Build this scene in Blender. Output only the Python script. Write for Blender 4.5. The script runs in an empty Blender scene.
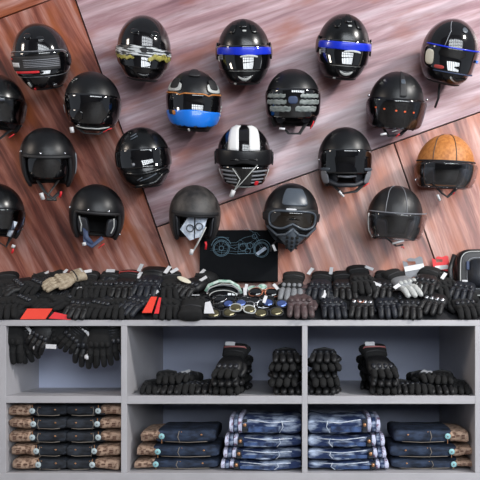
import bpy, math, random
from math import sin, cos, pi, radians as R
from mathutils import Vector, Matrix, Euler, noise

C = bpy.context.scene.collection
sc = bpy.context.scene
random.seed(4)

# ------------------------------------------------------------------ camera, light, exposure
S0 = 0.004375          # metres per photo pixel at the shelf front (y = 0)
D = 3.2                # camera distance to the shelf front
VX, VY = 302, 320      # vanishing point of the depth direction
CZ = 0.744             # camera height
cam = bpy.data.objects.new('camera', bpy.data.cameras.new('camera'))
C.objects.link(cam); sc.camera = cam
cam.location = (0, -D, CZ); cam.rotation_euler = (R(90), 0, 0)
cam.data.sensor_width = 36; cam.data.lens = 36 * D / (480 * S0)
cam.data.shift_x = -(VX - 240) / 480; cam.data.shift_y = (VY - 240) / 480

w = bpy.data.worlds.new('world'); sc.world = w; w.use_nodes = True
w.node_tree.nodes['Background'].inputs[0].default_value = (0.80, 0.88, 1.0, 1)
w.node_tree.nodes['Background'].inputs[1].default_value = 0.27

def area(name, loc, target, sx, sy, power, col):
    l = bpy.data.lights.new(name, 'AREA'); l.shape = 'RECTANGLE'; l.size = sx; l.size_y = sy
    l.energy = power; l.color = col
    o = bpy.data.objects.new(name, l); C.objects.link(o); o.location = loc
    o.rotation_euler = (Vector(target) - Vector(loc)).to_track_quat('-Z', 'Y').to_euler()
    return o
WX, WY, WZ, WW, WH = 2.5, -5.2, 2.45, 6.0, 2.8      # the shop window behind the camera
area('window_daylight', (WX, WY - 0.25, WZ), (WX, 0, WZ), WW, WH, 600, (0.90, 0.95, 1.0))
area('left_window_daylight', (-4.4, -1.9, 2.7), (-0.3, 0.3, 1.3), 0.7, 1.0, 55, (1.0, 0.86, 0.74))
area('ceiling_lamp_light', (3.3, -1.9, 3.6), (0.3, 0.3, 1.3), 0.4, 0.4, 170, (1.0, 0.97, 0.93))
sc.view_settings.view_transform = 'Standard'; sc.view_settings.look = 'None'
sc.view_settings.gamma = 1; sc.view_settings.exposure = 0.0
sc.view_settings.use_curve_mapping = False

def P(px, py, y=0.0):
    k = S0 * (D + y) / D
    return Vector(((px - VX) * k, y, CZ + (VY - py) * k))

# ------------------------------------------------------------------ materials
def lin(c):
    return tuple(((v / 255) / 12.92 if v / 255 <= 0.04045 else ((v / 255 + 0.055) / 1.055) ** 2.4) for v in c) + (1,)
def mat(name, col, rough=0.5, metal=0.0, spec=0.5, coat=0.0, var=0.0, vscale=40, bump=0.0, bscale=200, col2=None, stretch=(1, 1, 1), ramp=(0.35, 0.65)):
    m = bpy.data.materials.new(name); m.use_nodes = True
    nt = m.node_tree; b = nt.nodes['Principled BSDF']
    b.inputs['Roughness'].default_value = rough; b.inputs['Metallic'].default_value = metal
    b.inputs['Specular IOR Level'].default_value = spec; b.inputs['Coat Weight'].default_value = coat
    b.inputs['Coat Roughness'].default_value = 0.02
    b.inputs['Base Color'].default_value = lin(col)
    tc = nt.nodes.new('ShaderNodeTexCoord'); mp = nt.nodes.new('ShaderNodeMapping')
    mp.inputs['Scale'].default_value = stretch
    nt.links.new(tc.outputs['Object'], mp.inputs[0])
    n = nt.nodes.new('ShaderNodeTexNoise'); n.inputs['Scale'].default_value = vscale; n.inputs['Detail'].default_value = 4
    nt.links.new(mp.outputs[0], n.inputs['Vector'])
    cr = nt.nodes.new('ShaderNodeValToRGB')
    c2 = col2 if col2 else tuple(min(255, v * (1 + var) + 3) for v in col)
    cr.color_ramp.elements[0].position, cr.color_ramp.elements[1].position = ramp
    cr.color_ramp.elements[0].color = lin(col); cr.color_ramp.elements[1].color = lin(c2)
    nt.links.new(n.outputs['Fac'], cr.inputs[0]); nt.links.new(cr.outputs[0], b.inputs['Base Color'])
    if bump:
        n2 = nt.nodes.new('ShaderNodeTexNoise'); n2.inputs['Scale'].default_value = bscale; n2.inputs['Detail'].default_value = 3
        nt.links.new(mp.outputs[0], n2.inputs['Vector'])
        bp = nt.nodes.new('ShaderNodeBump'); bp.inputs['Strength'].default_value = bump; bp.inputs['Distance'].default_value = 0.003
        nt.links.new(n2.outputs['Fac'], bp.inputs['Height']); nt.links.new(bp.outputs[0], b.inputs['Normal'])
    return m
def wood(name, cols, ang, rough):
    m = bpy.data.materials.new(name); m.use_nodes = True
    nt = m.node_tree; b = nt.nodes['Principled BSDF']
    N = nt.nodes.new; L = nt.links.new
    tc = N('ShaderNodeTexCoord'); mp = N('ShaderNodeMapping'); mp.inputs['Rotation'].default_value = (0, ang, 0)
    L(tc.outputs['Object'], mp.inputs[0])
    mp2 = N('ShaderNodeMapping'); mp2.inputs['Scale'].default_value = (0.8, 1, 8); L(mp.outputs[0], mp2.inputs[0])
    n1 = N('ShaderNodeTexNoise'); n1.inputs['Scale'].default_value = 1.7; n1.inputs['Detail'].default_value = 8
    n1.inputs['Roughness'].default_value = 0.62; n1.inputs['Distortion'].default_value = 0.5; L(mp2.outputs[0], n1.inputs['Vector'])
    cr = N('ShaderNodeValToRGB'); e = cr.color_ramp.elements
    pos = (0.33, 0.44, 0.52, 0.64)
    e[0].position = pos[0]; e[0].color = lin(cols[0]); e[1].position = pos[3]; e[1].color = lin(cols[3])
    for i in (1, 2):
        x = e.new(pos[i]); x.color = lin(cols[i])
    L(n1.outputs['Fac'], cr.inputs[0])
    # soft grain lines
    mp3 = N('ShaderNodeMapping'); mp3.inputs['Scale'].default_value = (1.6, 1, 30); L(mp.outputs[0], mp3.inputs[0])
    n2 = N('ShaderNodeTexNoise'); n2.inputs['Scale'].default_value = 1.5; n2.inputs['Detail'].default_value = 5; L(mp3.outputs[0], n2.inputs['Vector'])
    c2 = N('ShaderNodeValToRGB'); c2.color_ramp.elements[0].position = 0.36; c2.color_ramp.elements[1].position = 0.58
    c2.color_ramp.elements[0].color = (0.42, 0.36, 0.36, 1); c2.color_ramp.elements[1].color = (1, 1, 1, 1); L(n2.outputs['Fac'], c2.inputs[0])
    mx = N('ShaderNodeMix'); mx.data_type = 'RGBA'; mx.blend_type = 'MULTIPLY'; mx.inputs[0].default_value = 0.5
    L(cr.outputs[0], mx.inputs[6]); L(c2.outputs[0], mx.inputs[7])
    # brown knots and burls
    mp4 = N('ShaderNodeMapping'); mp4.inputs['Scale'].default_value = (1.6, 1, 4.5); L(mp.outputs[0], mp4.inputs[0])
    n3 = N('ShaderNodeTexNoise'); n3.inputs['Scale'].default_value = 2.3; n3.inputs['Detail'].default_value = 3; L(mp4.outputs[0], n3.inputs['Vector'])
    c3 = N('ShaderNodeValToRGB'); c3.color_ramp.elements[0].position = 0.50; c3.color_ramp.elements[1].position = 0.68
    c3.color_ramp.elements[0].color = (0, 0, 0, 1); c3.color_ramp.elements[1].color = (0.75, 0.75, 0.75, 1); L(n3.outputs['Fac'], c3.inputs[0])
    mx2 = N('ShaderNodeMix'); mx2.data_type = 'RGBA'; mx2.inputs[7].default_value = lin(cols[4])
    L(c3.outputs[0], mx2.inputs[0]); L(mx.outputs[2], mx2.inputs[6]); L(mx2.outputs[2], b.inputs['Base Color'])
    b.inputs['Roughness'].default_value = rough; b.inputs['Specular IOR Level'].default_value = 0.6
    return m
def glassy(name, tint, refl=0.16, rough=0.03):
    m = bpy.data.materials.new(name); m.use_nodes = True
    nt = m.node_tree; nt.nodes.clear(); N = nt.nodes.new
    o = N('ShaderNodeOutputMaterial'); t = N('ShaderNodeBsdfTransparent'); g = N('ShaderNodeBsdfGlossy'); mx = N('ShaderNodeMixShader')
    lw = N('ShaderNodeLayerWeight'); lw.inputs[0].default_value = 0.35
    mr = N('ShaderNodeMapRange'); mr.inputs['To Min'].default_value = refl; mr.inputs['To Max'].default_value = 0.75
    t.inputs[0].default_value = tuple(tint) + (1,); g.inputs['Roughness'].default_value = rough
    nt.links.new(lw.outputs['Fresnel'], mr.inputs['Value']); nt.links.new(mr.outputs[0], mx.inputs[0])
    nt.links.new(t.outputs[0], mx.inputs[1]); nt.links.new(g.outputs[0], mx.inputs[2]); nt.links.new(mx.outputs[0], o.inputs[0])
    return m

K = dict(
 gloss=mat('gloss_black', (15, 14, 16), 0.12, coat=0.6),
 matte=mat('matte_black', (15, 16, 19), 0.40, spec=0.42),
 satin=mat('satin_black', (13, 14, 16), 0.26, spec=0.5),
 rubber=mat('black_rubber', (24, 24, 27), 0.6),
 visor=mat('dark_visor', (7, 7, 9), 0.03, spec=0.9, coat=1.0),
 liner=mat('black_liner', (22, 22, 25), 0.9, bump=0.4),
 pad=mat('charcoal_pad', (40, 42, 48), 0.55, bump=0.2),
 padblue=mat('blue_grey_pad', (48, 62, 92), 0.6),
 steel=mat('steel', (190, 192, 198), 0.25, metal=0.9),
 grey=mat('grey_plastic', (122, 124, 130), 0.4),
 dgrey=mat('dark_grey_plate', (70, 77, 86), 0.35),
 silver=mat('silver_paint', (176, 178, 176), 0.35),
 white=mat('white_plastic', (222, 222, 222), 0.5),
 cream=mat('cream_card', (212, 205, 186), 0.7),
 tag=mat('paper_tag', (205, 205, 208), 0.7),
 paper=mat('printed_paper', (164, 178, 198), 0.7, col2=(215, 222, 232), vscale=55),
 red=mat('red_plastic', (206, 34, 44), 0.5),
 redcard=mat('red_card', (214, 46, 52), 0.6),
 orange=mat('orange_red_card', (226, 62, 44), 0.6),
 blueband=mat('blue_film', (16, 44, 190), 0.3, coat=0.3),
 bluechin=mat('bright_blue_paint', (22, 112, 214), 0.3, coat=0.4),
 camo=mat('camo_film', (200, 204, 206), 0.35, col2=(30, 34, 38), stretch=(0.6, 0.6, 6), vscale=26, ramp=(0.47, 0.5)),
 yellow=mat('olive_yellow_film', (168, 158, 74), 0.4, col2=(90, 88, 50), vscale=60),
 label=mat('grey_print_label', (36, 36, 40), 0.35, col2=(168, 168, 172), stretch=(0.5, 0.5, 5), vscale=70, ramp=(0.48, 0.54)),
 greenplate=mat('grey_green_plate', (92, 100, 98), 0.4, col2=(140, 146, 144), stretch=(1, 1, 4), vscale=50),
 tan=mat('tan_leather', (196, 128, 66), 0.5, col2=(166, 100, 44), vscale=70, bump=0.5, bscale=260),
 bleather=mat('black_leather', (27, 27, 29), 0.42, bump=0.35, bscale=150),
 worn=mat('worn_black_leather', (26, 25, 26), 0.5, col2=(66, 62, 60), vscale=22, bump=0.4),
 amber=mat('amber_lens', (26, 20, 14), 0.06, spec=0.8, coat=0.8),
 clear=glassy('clear_visor', (0.92, 0.92, 0.94), 0.05),
 smoke=glassy('smoked_visor', (0.42, 0.43, 0.47), 0.07),
 orangedot=mat('orange_dot', (224, 96, 48), 0.5),
 # gloves
 gl_leather=mat('glove_leather', (13, 13, 15), 0.55, bump=0.5, bscale=120, var=0.5),
 gl_textile=mat('glove_textile', (11, 11, 12), 0.9, bump=0.6, bscale=400, var=0.5),
 gl_navy=mat('glove_navy_black', (15, 18, 25), 0.55, bump=0.4, bscale=150, var=0.5),
 gl_brown=mat('glove_brown', (62, 50, 51), 0.5, bump=0.5, bscale=90, var=0.4),
 gl_grey=mat('glove_grey', (120, 122, 126), 0.55, bump=0.3),
 gl_guard=mat('glove_guard', (34, 36, 42), 0.35),
 gl_tan=mat('glove_tan', (176, 162, 140), 0.7, col2=(140, 124, 104), vscale=60, bump=0.4),
 pink=mat('piping_pink', (150, 92, 92), 0.5),
 redpipe=mat('piping_red', (170, 60, 56), 0.5),
 # shelf
 lam=mat('grey_laminate', (178, 176, 180), 0.45, col2=(170, 168, 172), vscale=6),
 lamback=mat('blue_grey_laminate', (190, 198, 222), 0.6, col2=(182, 190, 214), vscale=4),
 ramp=mat('charcoal_riser', (26, 26, 30), 0.8),
 wallback=mat('black_groove', (10, 10, 11), 0.8),
 plaster=mat('grey_plaster', (120, 122, 128), 0.9),
 floor=mat('floor_concrete', (96, 94, 94), 0.6, col2=(120, 117, 114), vscale=3),
 # jeans
 denim=mat('dark_denim', (19, 22, 28), 0.85, col2=(42, 48, 58), vscale=28, bump=0.5, bscale=350, stretch=(1, 1, 2)),
 denimblue=mat('indigo_denim', (17, 26, 42), 0.85, col2=(44, 58, 82), vscale=24, bump=0.5, bscale=350, stretch=(1, 1, 2)),
 denimlight=mat('washed_denim', (30, 48, 88), 0.85, col2=(180, 194, 216), vscale=17, bump=0.5, bscale=350, stretch=(1, 1, 2.4), ramp=(0.45, 0.70)),
 denimdarkfade=mat('faded_panel', (22, 34, 62), 0.85, col2=(66, 90, 136), vscale=25, bump=0.4, bscale=350),
 hem=mat('lilac_turn_up', (196, 200, 224), 0.8, col2=(122, 86, 112), vscale=48, ramp=(0.52, 0.62)),
 patch=mat('brown_patch', (178, 150, 130), 0.75, col2=(100, 74, 60), vscale=60, bump=0.8, bscale=150, ramp=(0.46, 0.64)),
 patchink=mat('patch_ink', (92, 66, 54), 0.8),
 button=mat('pale_button', (176, 190, 194), 0.45),
 tbutton=mat('teal_button', (140, 190, 196), 0.45),
 copper=mat('copper_rivet', (176, 128, 92), 0.35, metal=0.6),
 stitch=mat('stitch', (120, 112, 104), 0.8),
 # eyewear
 gold=mat('gold_lens', (120, 112, 86), 0.12, metal=0.7),
 bluelens=mat('blue_lens', (90, 110, 170), 0.1, metal=0.6),
 green=mat('green_strap', (110, 160, 140), 0.4, col2=(210, 220, 214), vscale=50),
 rose=mat('rose_gold', (196, 120, 92), 0.3, metal=0.5),
 box=mat('black_board', (14, 16, 19), 0.9, spec=0.15),
 ink=mat('pale_blue_ink', (112, 142, 158), 0.7),
)
WC = dict(
 a=((62, 30, 26), (118, 60, 48), (158, 96, 80), (190, 144, 134), (148, 76, 34)),
 b=((136, 100, 108), (160, 126, 132), (178, 148, 154), (200, 178, 186), (146, 88, 74)),  # paler laminate sheet, with some window glare mixed into its colours
 c=((92, 52, 46), (150, 92, 80), (188, 130, 114), (214, 168, 156), (170, 92, 54)),
)

# ------------------------------------------------------------------ mesh builder
class M:
    def __init__(s): s.v = []; s.f = []; s.s = []
    def add(s, vs, fs, smooth=True, T=None):
        b = len(s.v)
        s.v += [(T @ Vector(p)) if T is not None else Vector(p) for p in vs]
        s.f += [tuple(b + i for i in q) for q in fs]; s.s += [smooth] * len(fs)
        return s
    def box(s, c, d, T=None, bev=0.0):
        x, y, z = d[0] / 2, d[1] / 2, d[2] / 2
        if bev > 0:
            b = min(bev, x * .9, y * .9, z * .9); vs = []; fs = []
            rings = [(-z, b), (-z + b, 0), (z - b, 0), (z, b)]
            for zz, ins in rings:
                X, Y = x - ins, y - ins; k = b
                for px, py in ((X, Y - k), (X - k, Y), (-X + k, Y), (-X, Y - k), (-X, -Y + k), (-X + k, -Y), (X - k, -Y), (X, -Y + k)):
                    vs.append((c[0] + px, c[1] + py, c[2] + zz))
            for r in range(3):
                for i in range(8):
                    j = (i + 1) % 8; fs.append((r * 8 + i, r * 8 + j, r * 8 + 8 + j, r * 8 + 8 + i))
            fs.append(tuple(range(7, -1, -1))); fs.append(tuple(range(24, 32)))
            return s.add(vs, fs, False, T)
        vs = [(c[0] + a * x, c[1] + b * y, c[2] + e * z) for a in (-1, 1) for b in (-1, 1) for e in (-1, 1)]
        return s.add(vs, [(0, 1, 3, 2), (4, 6, 7, 5), (0, 4, 5, 1), (2, 3, 7, 6), (0, 2, 6, 4), (1, 5, 7, 3)], False, T)
    def loft(s, rings, closed_ends=True, T=None, smooth=True):
        n = len(rings[0]); vs = [p for r in rings for p in r]; fs = []
        for r in range(len(rings) - 1):
            for i in range(n):
                j = (i + 1) % n; fs.append((r * n + i, r * n + j, r * n + n + j, r * n + n + i))
        if closed_ends:
            fs.append(tuple(range(n - 1, -1, -1))); fs.append(tuple(range((len(rings) - 1) * n, len(rings) * n)))
        return s.add(vs, fs, smooth, T)
    def tube(s, pts, r, n=8, T=None, closed=False, flat=1.0):
        pts = [Vector(p) for p in pts]; rings = []; k = len(pts)
        rr = r if isinstance(r, (list, tuple)) else [r] * k
        up = None
        for i, p in enumerate(pts):
            a = pts[(i - 1) % k] if (closed or i > 0) else p
            b = pts[(i + 1) % k] if (closed or i < k - 1) else p
            t = (b - a).normalized()
            if up is None:
                up = Vector((0, 0, 1)) if abs(t.z) < 0.9 else Vector((0, 1, 0))
            sd = t.cross(up).normalized(); up = sd.cross(t).normalized()
            rings.append([p + sd * cos(2 * pi * j / n) * rr[i] + up * sin(2 * pi * j / n) * rr[i] * flat for j in range(n)])
        if closed:
            rings.append(rings[0]); return s.loft(rings, False, T)
        return s.loft(rings, True, T)
    def capsule(s, pts, rr, n=8, T=None):
        pts = [Vector(p) for p in pts]
        d0 = (pts[0] - pts[1]).normalized(); d1 = (pts[-1] - pts[-2]).normalized()
        P2 = [pts[0] + d0 * rr[0] * .95, pts[0] + d0 * rr[0] * .6] + pts + [pts[-1] + d1 * rr[-1] * .6, pts[-1] + d1 * rr[-1] * .95]
        R2 = [rr[0] * .3, rr[0] * .8] + list(rr) + [rr[-1] * .8, rr[-1] * .3]
        return s.tube(P2, R2, n, T)
    def ell(s, c, r, n=12, m=7, T=None, e=1.0):
        vs = [(c[0], c[1], c[2] - r[2])]; fs = []
        for i in range(1, m):
            th = -pi / 2 + pi * i / m
            for j in range(n):
                a = 2 * pi * j / n
                f = lambda v: math.copysign(abs(v) ** e, v)
                vs.append((c[0] + r[0] * f(cos(th)) * f(cos(a)), c[1] + r[1] * f(cos(th)) * f(sin(a)), c[2] + r[2] * f(sin(th))))
        vs.append((c[0], c[1], c[2] + r[2]))
        for j in range(n):
            k = (j + 1) % n; fs.append((0, 1 + k, 1 + j)); fs.append((len(vs) - 1, len(vs) - 1 - n + j, len(vs) - 1 - n + k))
            for i in range(m - 2): fs.append((1 + i * n + j, 1 + i * n + k, 1 + i * n + n + k, 1 + i * n + n + j))
        return s.add(vs, fs, True, T)
    def prism(s, poly, y0, y1, T=None):          # poly of (x, z)
        n = len(poly); vs = [(p[0], y0, p[1]) for p in poly] + [(p[0], y1, p[1]) for p in poly]
        fs = [tuple(range(n)), tuple(range(2 * n - 1, n - 1, -1))] + [(i, n + i, n + (i + 1) % n, (i + 1) % n) for i in range(n)]
        return s.add(vs, fs, False, T)
    def gridsolid(s, outer, inner, T=None, wrap=False):   # outer/inner [i][j]
        nu = len(outer); nv = len(outer[0]); vs = [p for c in outer for p in c] + [p for c in inner for p in c]; o = nu * nv; fs = []
        ru = nu if wrap else nu - 1
        for i in range(ru):
            i2 = (i + 1) % nu
            for j in range(nv - 1):
                a, b, c, d = i * nv + j, i2 * nv + j, i2 * nv + j + 1, i * nv + j + 1
                fs.append((a, b, c, d)); fs.append((o + d, o + c, o + b, o + a))
            fs.append((i * nv, o + i * nv, o + i2 * nv, i2 * nv))
            if not wrap: fs.append((i * nv + nv - 1, i2 * nv + nv - 1, o + i2 * nv + nv - 1, o + i * nv + nv - 1))
        if not wrap:
            for j in range(nv - 1):
                fs.append((j, j + 1, o + j + 1, o + j)); e = (nu - 1) * nv
                fs.append((e + j + 1, e + j, o + e + j, o + e + j + 1))
        return s.add(vs, fs, True, T)
    def mesh(s, name, m):
        me = bpy.data.meshes.new(name); me.from_pydata([tuple(v) for v in s.v], [], s.f)
        me.polygons.foreach_set('use_smooth', s.s); me.materials.append(m)
        import bmesh
        bm = bmesh.new(); bm.from_mesh(me)
        bmesh.ops.remove_doubles(bm, verts=bm.verts, dist=1e-6)
        bmesh.ops.recalc_face_normals(bm, faces=bm.faces)
        bm.to_mesh(me); bm.free(); me.update()
        return me
def link(name, me, parent=None, label=None):
    o = bpy.data.objects.new(name, me); C.objects.link(o)
    if parent is not None: o.parent = parent
    if label: o['label'] = label
    return o
def obj(name, m, mk, parent=None, label=None):
    return link(name, m.mesh(name, K[mk] if isinstance(mk, str) else mk), parent, label)
def thing(name, label, cat, loc=(0, 0, 0), rot=(0, 0, 0), group=None, me=None):
    o = bpy.data.objects.new(name, me); C.objects.link(o); o.location = loc
    if isinstance(rot, Matrix): o.rotation_euler = rot.to_euler()
    else: o.rotation_euler = rot
    o['label'] = label; o['category'] = cat
    if group: o['group'] = group
    return o
def struct(name, m, mk, parent=None):
    o = obj(name, m, mk, parent); 
    if parent is None: o['kind'] = 'structure'
    return o

# ------------------------------------------------------------------ the setting
YW = 0.32     # face of the wood wall behind the counter
struct('floor', M().box((-0.3, -1.6, -0.025), (9, 8.4, 0.05)), 'floor')
# wall of wood sheets, tilted pattern with black joints
wb = struct('wall_back', M().box((-0.3, YW + 0.045, CZ + 1.35), (5.0, 0.05, 2.7)), 'wallback')
def clip(poly, a, b, inset):
    # keep the side left of a->b (pixel frame, y down), moved inwards by inset
    d = (b[0] - a[0], b[1] - a[1]); L = math.hypot(*d); n = (d[1] / L, -d[0] / L)
    f = lambda p: (p[0] - a[0]) * n[0] + (p[1] - a[1]) * n[1] - inset
    out = []
    for i, p in enumerate(poly):
        q = poly[(i + 1) % len(poly)]; fp, fq = f(p), f(q)
        if fp >= 0: out.append(p)
        if (fp >= 0) != (fq >= 0):
            t = fp / (fp - fq); out.append((p[0] + (q[0] - p[0]) * t, p[1] + (q[1] - p[1]) * t))
    return out
big = [(-200, -215), (600, -215), (600, 319.8), (-200, 319.8)]
L1a, L1b = (75.5, 0), (168, 260)
LAa, LAb = (0, 18.5), (50, 0)
LHa, LHb = (157, 227), (480, 112)
LVa, LVb = (394, 143), (433, 255)
g = 0.75
def wallsheet(cl, m):
    poly = big
    for a, b in cl: poly = clip(poly, a, b, g)
    pts = [P(x, y, YW) for x, y in poly]
    mm = M().prism([(p.x, p.z) for p in pts], YW, YW + 0.02)
    o = obj('wall_panel', mm, m, wb); return o
left1 = (L1b, L1a); right1 = (L1a, L1b)
def side(a, b, p):    # order a,b so that p is kept
    d = (b[0] - a[0], b[1] - a[1]); n = (d[1], -d[0])
    return (a, b) if (p[0] - a[0]) * n[0] + (p[1] - a[1]) * n[1] > 0 else (b, a)
steep = math.atan2(1, 0.36)
w1 = wood('wood_red_brown', WC['a'], R(-62), 0.40)
w2 = wood('wood_rose_with_glare', WC['b'], R(19), 0.36)
w3 = wood('wood_rose_brown', WC['c'], R(-70), 0.40)
w0 = wood('wood_brown_corner', WC['a'], R(20), 0.40)
wallsheet([side(L1a, L1b, (0, 0)), side(LAa, LAb, (0, 0))], w0)
wallsheet([side(L1a, L1b, (0, 100)), side(LAa, LAb, (0, 100))], w1)
wallsheet([side(L1a, L1b, (300, 50)), side(LHa, LHb, (300, 50))], w2)
wallsheet([side(L1a, L1b, (300, 250)), side(LHa, LHb, (300, 250)), side(LVa, LVb, (300, 250))], w3)
wallsheet([side(LHa, LHb, (470, 200)), side(LVa, LVb, (470, 200))], w3)

# wall and window behind the camera
fw = M(); x0, x1, z0, z1 = WX - WW / 2, WX + WW / 2, WZ - WH / 2, WZ + WH / 2
for a, b, c, d in ((-4.5, x0, 0, 5.6), (x1, 6.5, 0, 5.6), (x0, x1, 0, z0), (x0, x1, z1, 5.6)):
    fw.box(((a + b) / 2, WY, (c + d) / 2), (b - a, 0.12, d - c))
struct('wall_front', fw, 'plaster')
wf = M()
for i in range(9):
    wf.box((x0 + WW * i / 8, WY + 0.02, WZ), (0.17, 0.06, WH))
for i in range(4):
    wf.box((WX, WY + 0.02, z0 + WH * i / 3), (WW, 0.06, 0.15))
struct('window_1', wf, 'dgrey')

# ------------------------------------------------------------------ shelving unit
SD = 0.85
zt = P(0, 320).z; 
su = thing('shelving_unit', 'long grey laminate shelving unit with open cubbies under the wood wall', 'shelf', (0, 0, 0))
def xs(p): return (p - VX) * S0
def zs(p): return CZ + (VY - p) * S0
def board(name, xa, xb, ya, yb, d0, d1, mk='lam', bev=0.0015):
    return obj(name, M().box(((xs(xa) + xs(xb)) / 2, (d0 + d1) / 2, (zs(ya) + zs(yb)) / 2), (xs(xb) - xs(xa), d1 - d0, zs(ya) - zs(yb)), bev=bev), mk, su)
board('top_board', -32, 512, 320, 326, 0, SD)
for a, b in ((-1, 5.8), (121, 127), (302, 307.5), (475, 481)):
    board('side_panel', a, b, 326, 473, 0.0, SD)
for a, b, d in ((5.8, 121, 0.4), (127, 302, SD - .02), (307.5, 475, SD - .02)):
    board('shelf', a, b, 396, 404 if a > 100 else 403, 0.0, d)
    board('back_panel', a, b, 326, 473, d, d + 0.015, 'lamback')
board('side_panel', -32, -26, 326, 473, 0.0, SD); board('side_panel', 506, 512, 326, 473, 0.0, SD)
board('back_panel', -26, -1, 326, 473, SD - .02, SD, 'lamback'); board('back_panel', 481, 506, 326, 473, SD - .02, SD, 'lamback')
board('bottom_board', -32, 512, 473, 481, 0, SD)
board('plinth', -30, 510, 481, 490, 0.02, SD)
ZT = zs(320); ZM = zs(396); ZB = zs(473)

# sloping riser on the counter
SL = R(27); RY0 = 0.012; RX0, RX1 = xs(-28), xs(508)
rl = (YW - 0.004 - RY0)
rm = M(); h = rl * math.tan(SL)
rm.add([(RX0, RY0, ZT), (RX1, RY0, ZT), (RX1, RY0 + rl, ZT), (RX0, RY0 + rl, ZT), (RX0, RY0 + rl, ZT + h), (RX1, RY0 + rl, ZT + h)],
       [(0, 3, 2, 1), (0, 1, 5, 4), (2, 3, 4, 5), (0, 4, 3), (1, 2, 5)], False)
rs = thing('display_riser', 'dark sloping display riser along the counter under the gloves and eyewear', 'display riser', me=rm.mesh('display_riser', K['ramp']))

# ------------------------------------------------------------------ helmets
def make_S(A=.124, B=.132, Ct=.132, Cb=.14, chin=0.0, taper=.12, pw=.5):
    def S(az, el, off=0.0):
        def q(a, e):
            ce = max(cos(e), 0)
            if e < 0: ce = ce ** pw
            x = A * ce * sin(a); y = -B * ce * cos(a); z = (Ct if e > 0 else Cb) * sin(e)
            if e < 0:
                t = -sin(e); x *= 1 - taper * t * t
                f = max(0, cos(a)) ** 1.5; u = min(1, t / .75); y -= chin * f * u * u * (3 - 2 * u)
            return Vector((x, y, z))
        p = q(az, el)
        if off:
            d = 1e-3; e1 = min(el + d, pi / 2 - 1e-3)
            n = (q(az + d, e1 - d) - q(az - d, e1 - d)).cross(q(az, e1) - q(az, e1 - 2 * d))
            if n.length > 0:
                n.normalize()
                p = p + n * off
        return p
    return S
def spatch(m, S, az0, az1, el0, el1, off=.002, th=.002, n=6, nu=26, nv=9, arch=0.0, wav=None, flat=0.0):
    o = []; i_ = []
    for i in range(nu + 1):
        u = i / nu; t = 2 * u - 1
        if n: t = math.copysign(1 - (1 - abs(t)) ** 1.6, t)
        az = R((az0 + az1) / 2 + (az1 - az0) / 2 * t)
        hh = (1 - min(1, abs(t)) ** n) ** (1 / n) if n else 1
        hh = max(hh, .02)
        co = []; ci = []
        for j in range(nv + 1):
            s = (2 * j / nv - 1) * hh
            el = (el0 + el1) / 2 + (el1 - el0) / 2 * s + arch * (t * t)
            if wav: el += wav(t, s)
            fo = flat * s * s
            co.append(S(az, R(el), off + th + fo)); ci.append(S(az, R(el), off + fo * .3))
        o.append(co); i_.append(ci)
    return m.gridsolid(o, i_)
def spath(S, pts, off, k=6):
    out = []
    for (a, b), (c, d) in zip(pts, pts[1:]):
        for i in range(k): out.append(S(R(a + (c - a) * i / k), R(b + (d - b) * i / k), off))
    out.append(S(R(pts[-1][0]), R(pts[-1][1]), off)); return out
def shell(m, S, L, off=0, th=.02, nu=72, nv=20, top=90):
    o = []; i_ = []
    for i in range(nu):
        a = -pi + 2 * pi * i / nu
        l = L(math.degrees(a)); co = []; ci = []
        for j in range(nv + 1):
            el = R(l + (top - .01 - l) * j / nv)
            co.append(S(a, el, off)); ci.append(S(a, el, off - th))
        o.append(co); i_.append(ci)
    return m.gridsolid(o, i_, wrap=True)
def openL(brow, azo, bot=-58, soft=9):
    def L(a):
        a = abs(a); x = max(-1, min(1, (a - azo) / soft)); f = (x + 1) / 2; f = f * f * (3 - 2 * f)
        return brow * (1 - f) + bot * f
    return L
WALLD = .150
def helm_root(px, py, yaw, pitch, roll, label, sz=1.0):
    y = YW - WALLD * sz; p = P(px, py, y)
    cy = math.degrees(math.atan2(-p.x, D + y)); cp = math.degrees(math.atan2(p.z - CZ, D + y))
    E = Matrix.Rotation(R(yaw + cy), 3, 'Z') @ Matrix.Rotation(R(pitch + cp), 3, 'X') @ Matrix.Rotation(R(roll), 3, 'Y')
    o = thing('helmet', label, 'helmet', p, E)
    o.scale = (sz, sz, sz); return o
def rivet(root, S, az, el, mk='steel', r=.006, off=0.0, name='snap'):
    p = S(R(az), R(el), off); m = M().ell(p, (r, r, r), 8, 5); return obj(name, m, mk, root)
def liner(root, S, L, mk='liner', off=-.021):
    obj('liner', shell(M(), S, lambda a: L(a) + 1, off, .012, 60, 14, 89), mk, root)
def cheek_pads(root, mk='pad', a=62, top=-2, bot=-46):
    S = root_S[root.name]
    for s in (-1, 1):
        m = M(); A = sorted((s * (a - 26), s * (a + 3)))
        spatch(m, S, A[0], A[1], bot, top, -.036, .022, 4, 12, 10)
        p = obj('cheek_pad', m, mk, root)
root_S = {}
def strap(root, pts, tagp=None, redp=None, mk='rubber', w=.009, buckle=True, bend=None):
    st = obj('chin_strap', M().tube(pts, w, 8, flat=.35), mk, root)
    if tagp: 
        a, b = Vector(tagp[0]), Vector(tagp[1])
        obj('paper_tag', M().tube([a, b], .009, 4, flat=.6), 'tag', root)
    if redp:
        a, b = Vector(redp[0]), Vector(redp[1])
        obj('release_tab', M().tube([a, (a + b) / 2 + Vector((.003, 0, .004)), b], .005, 6, flat=.5), 'red', root)
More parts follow.
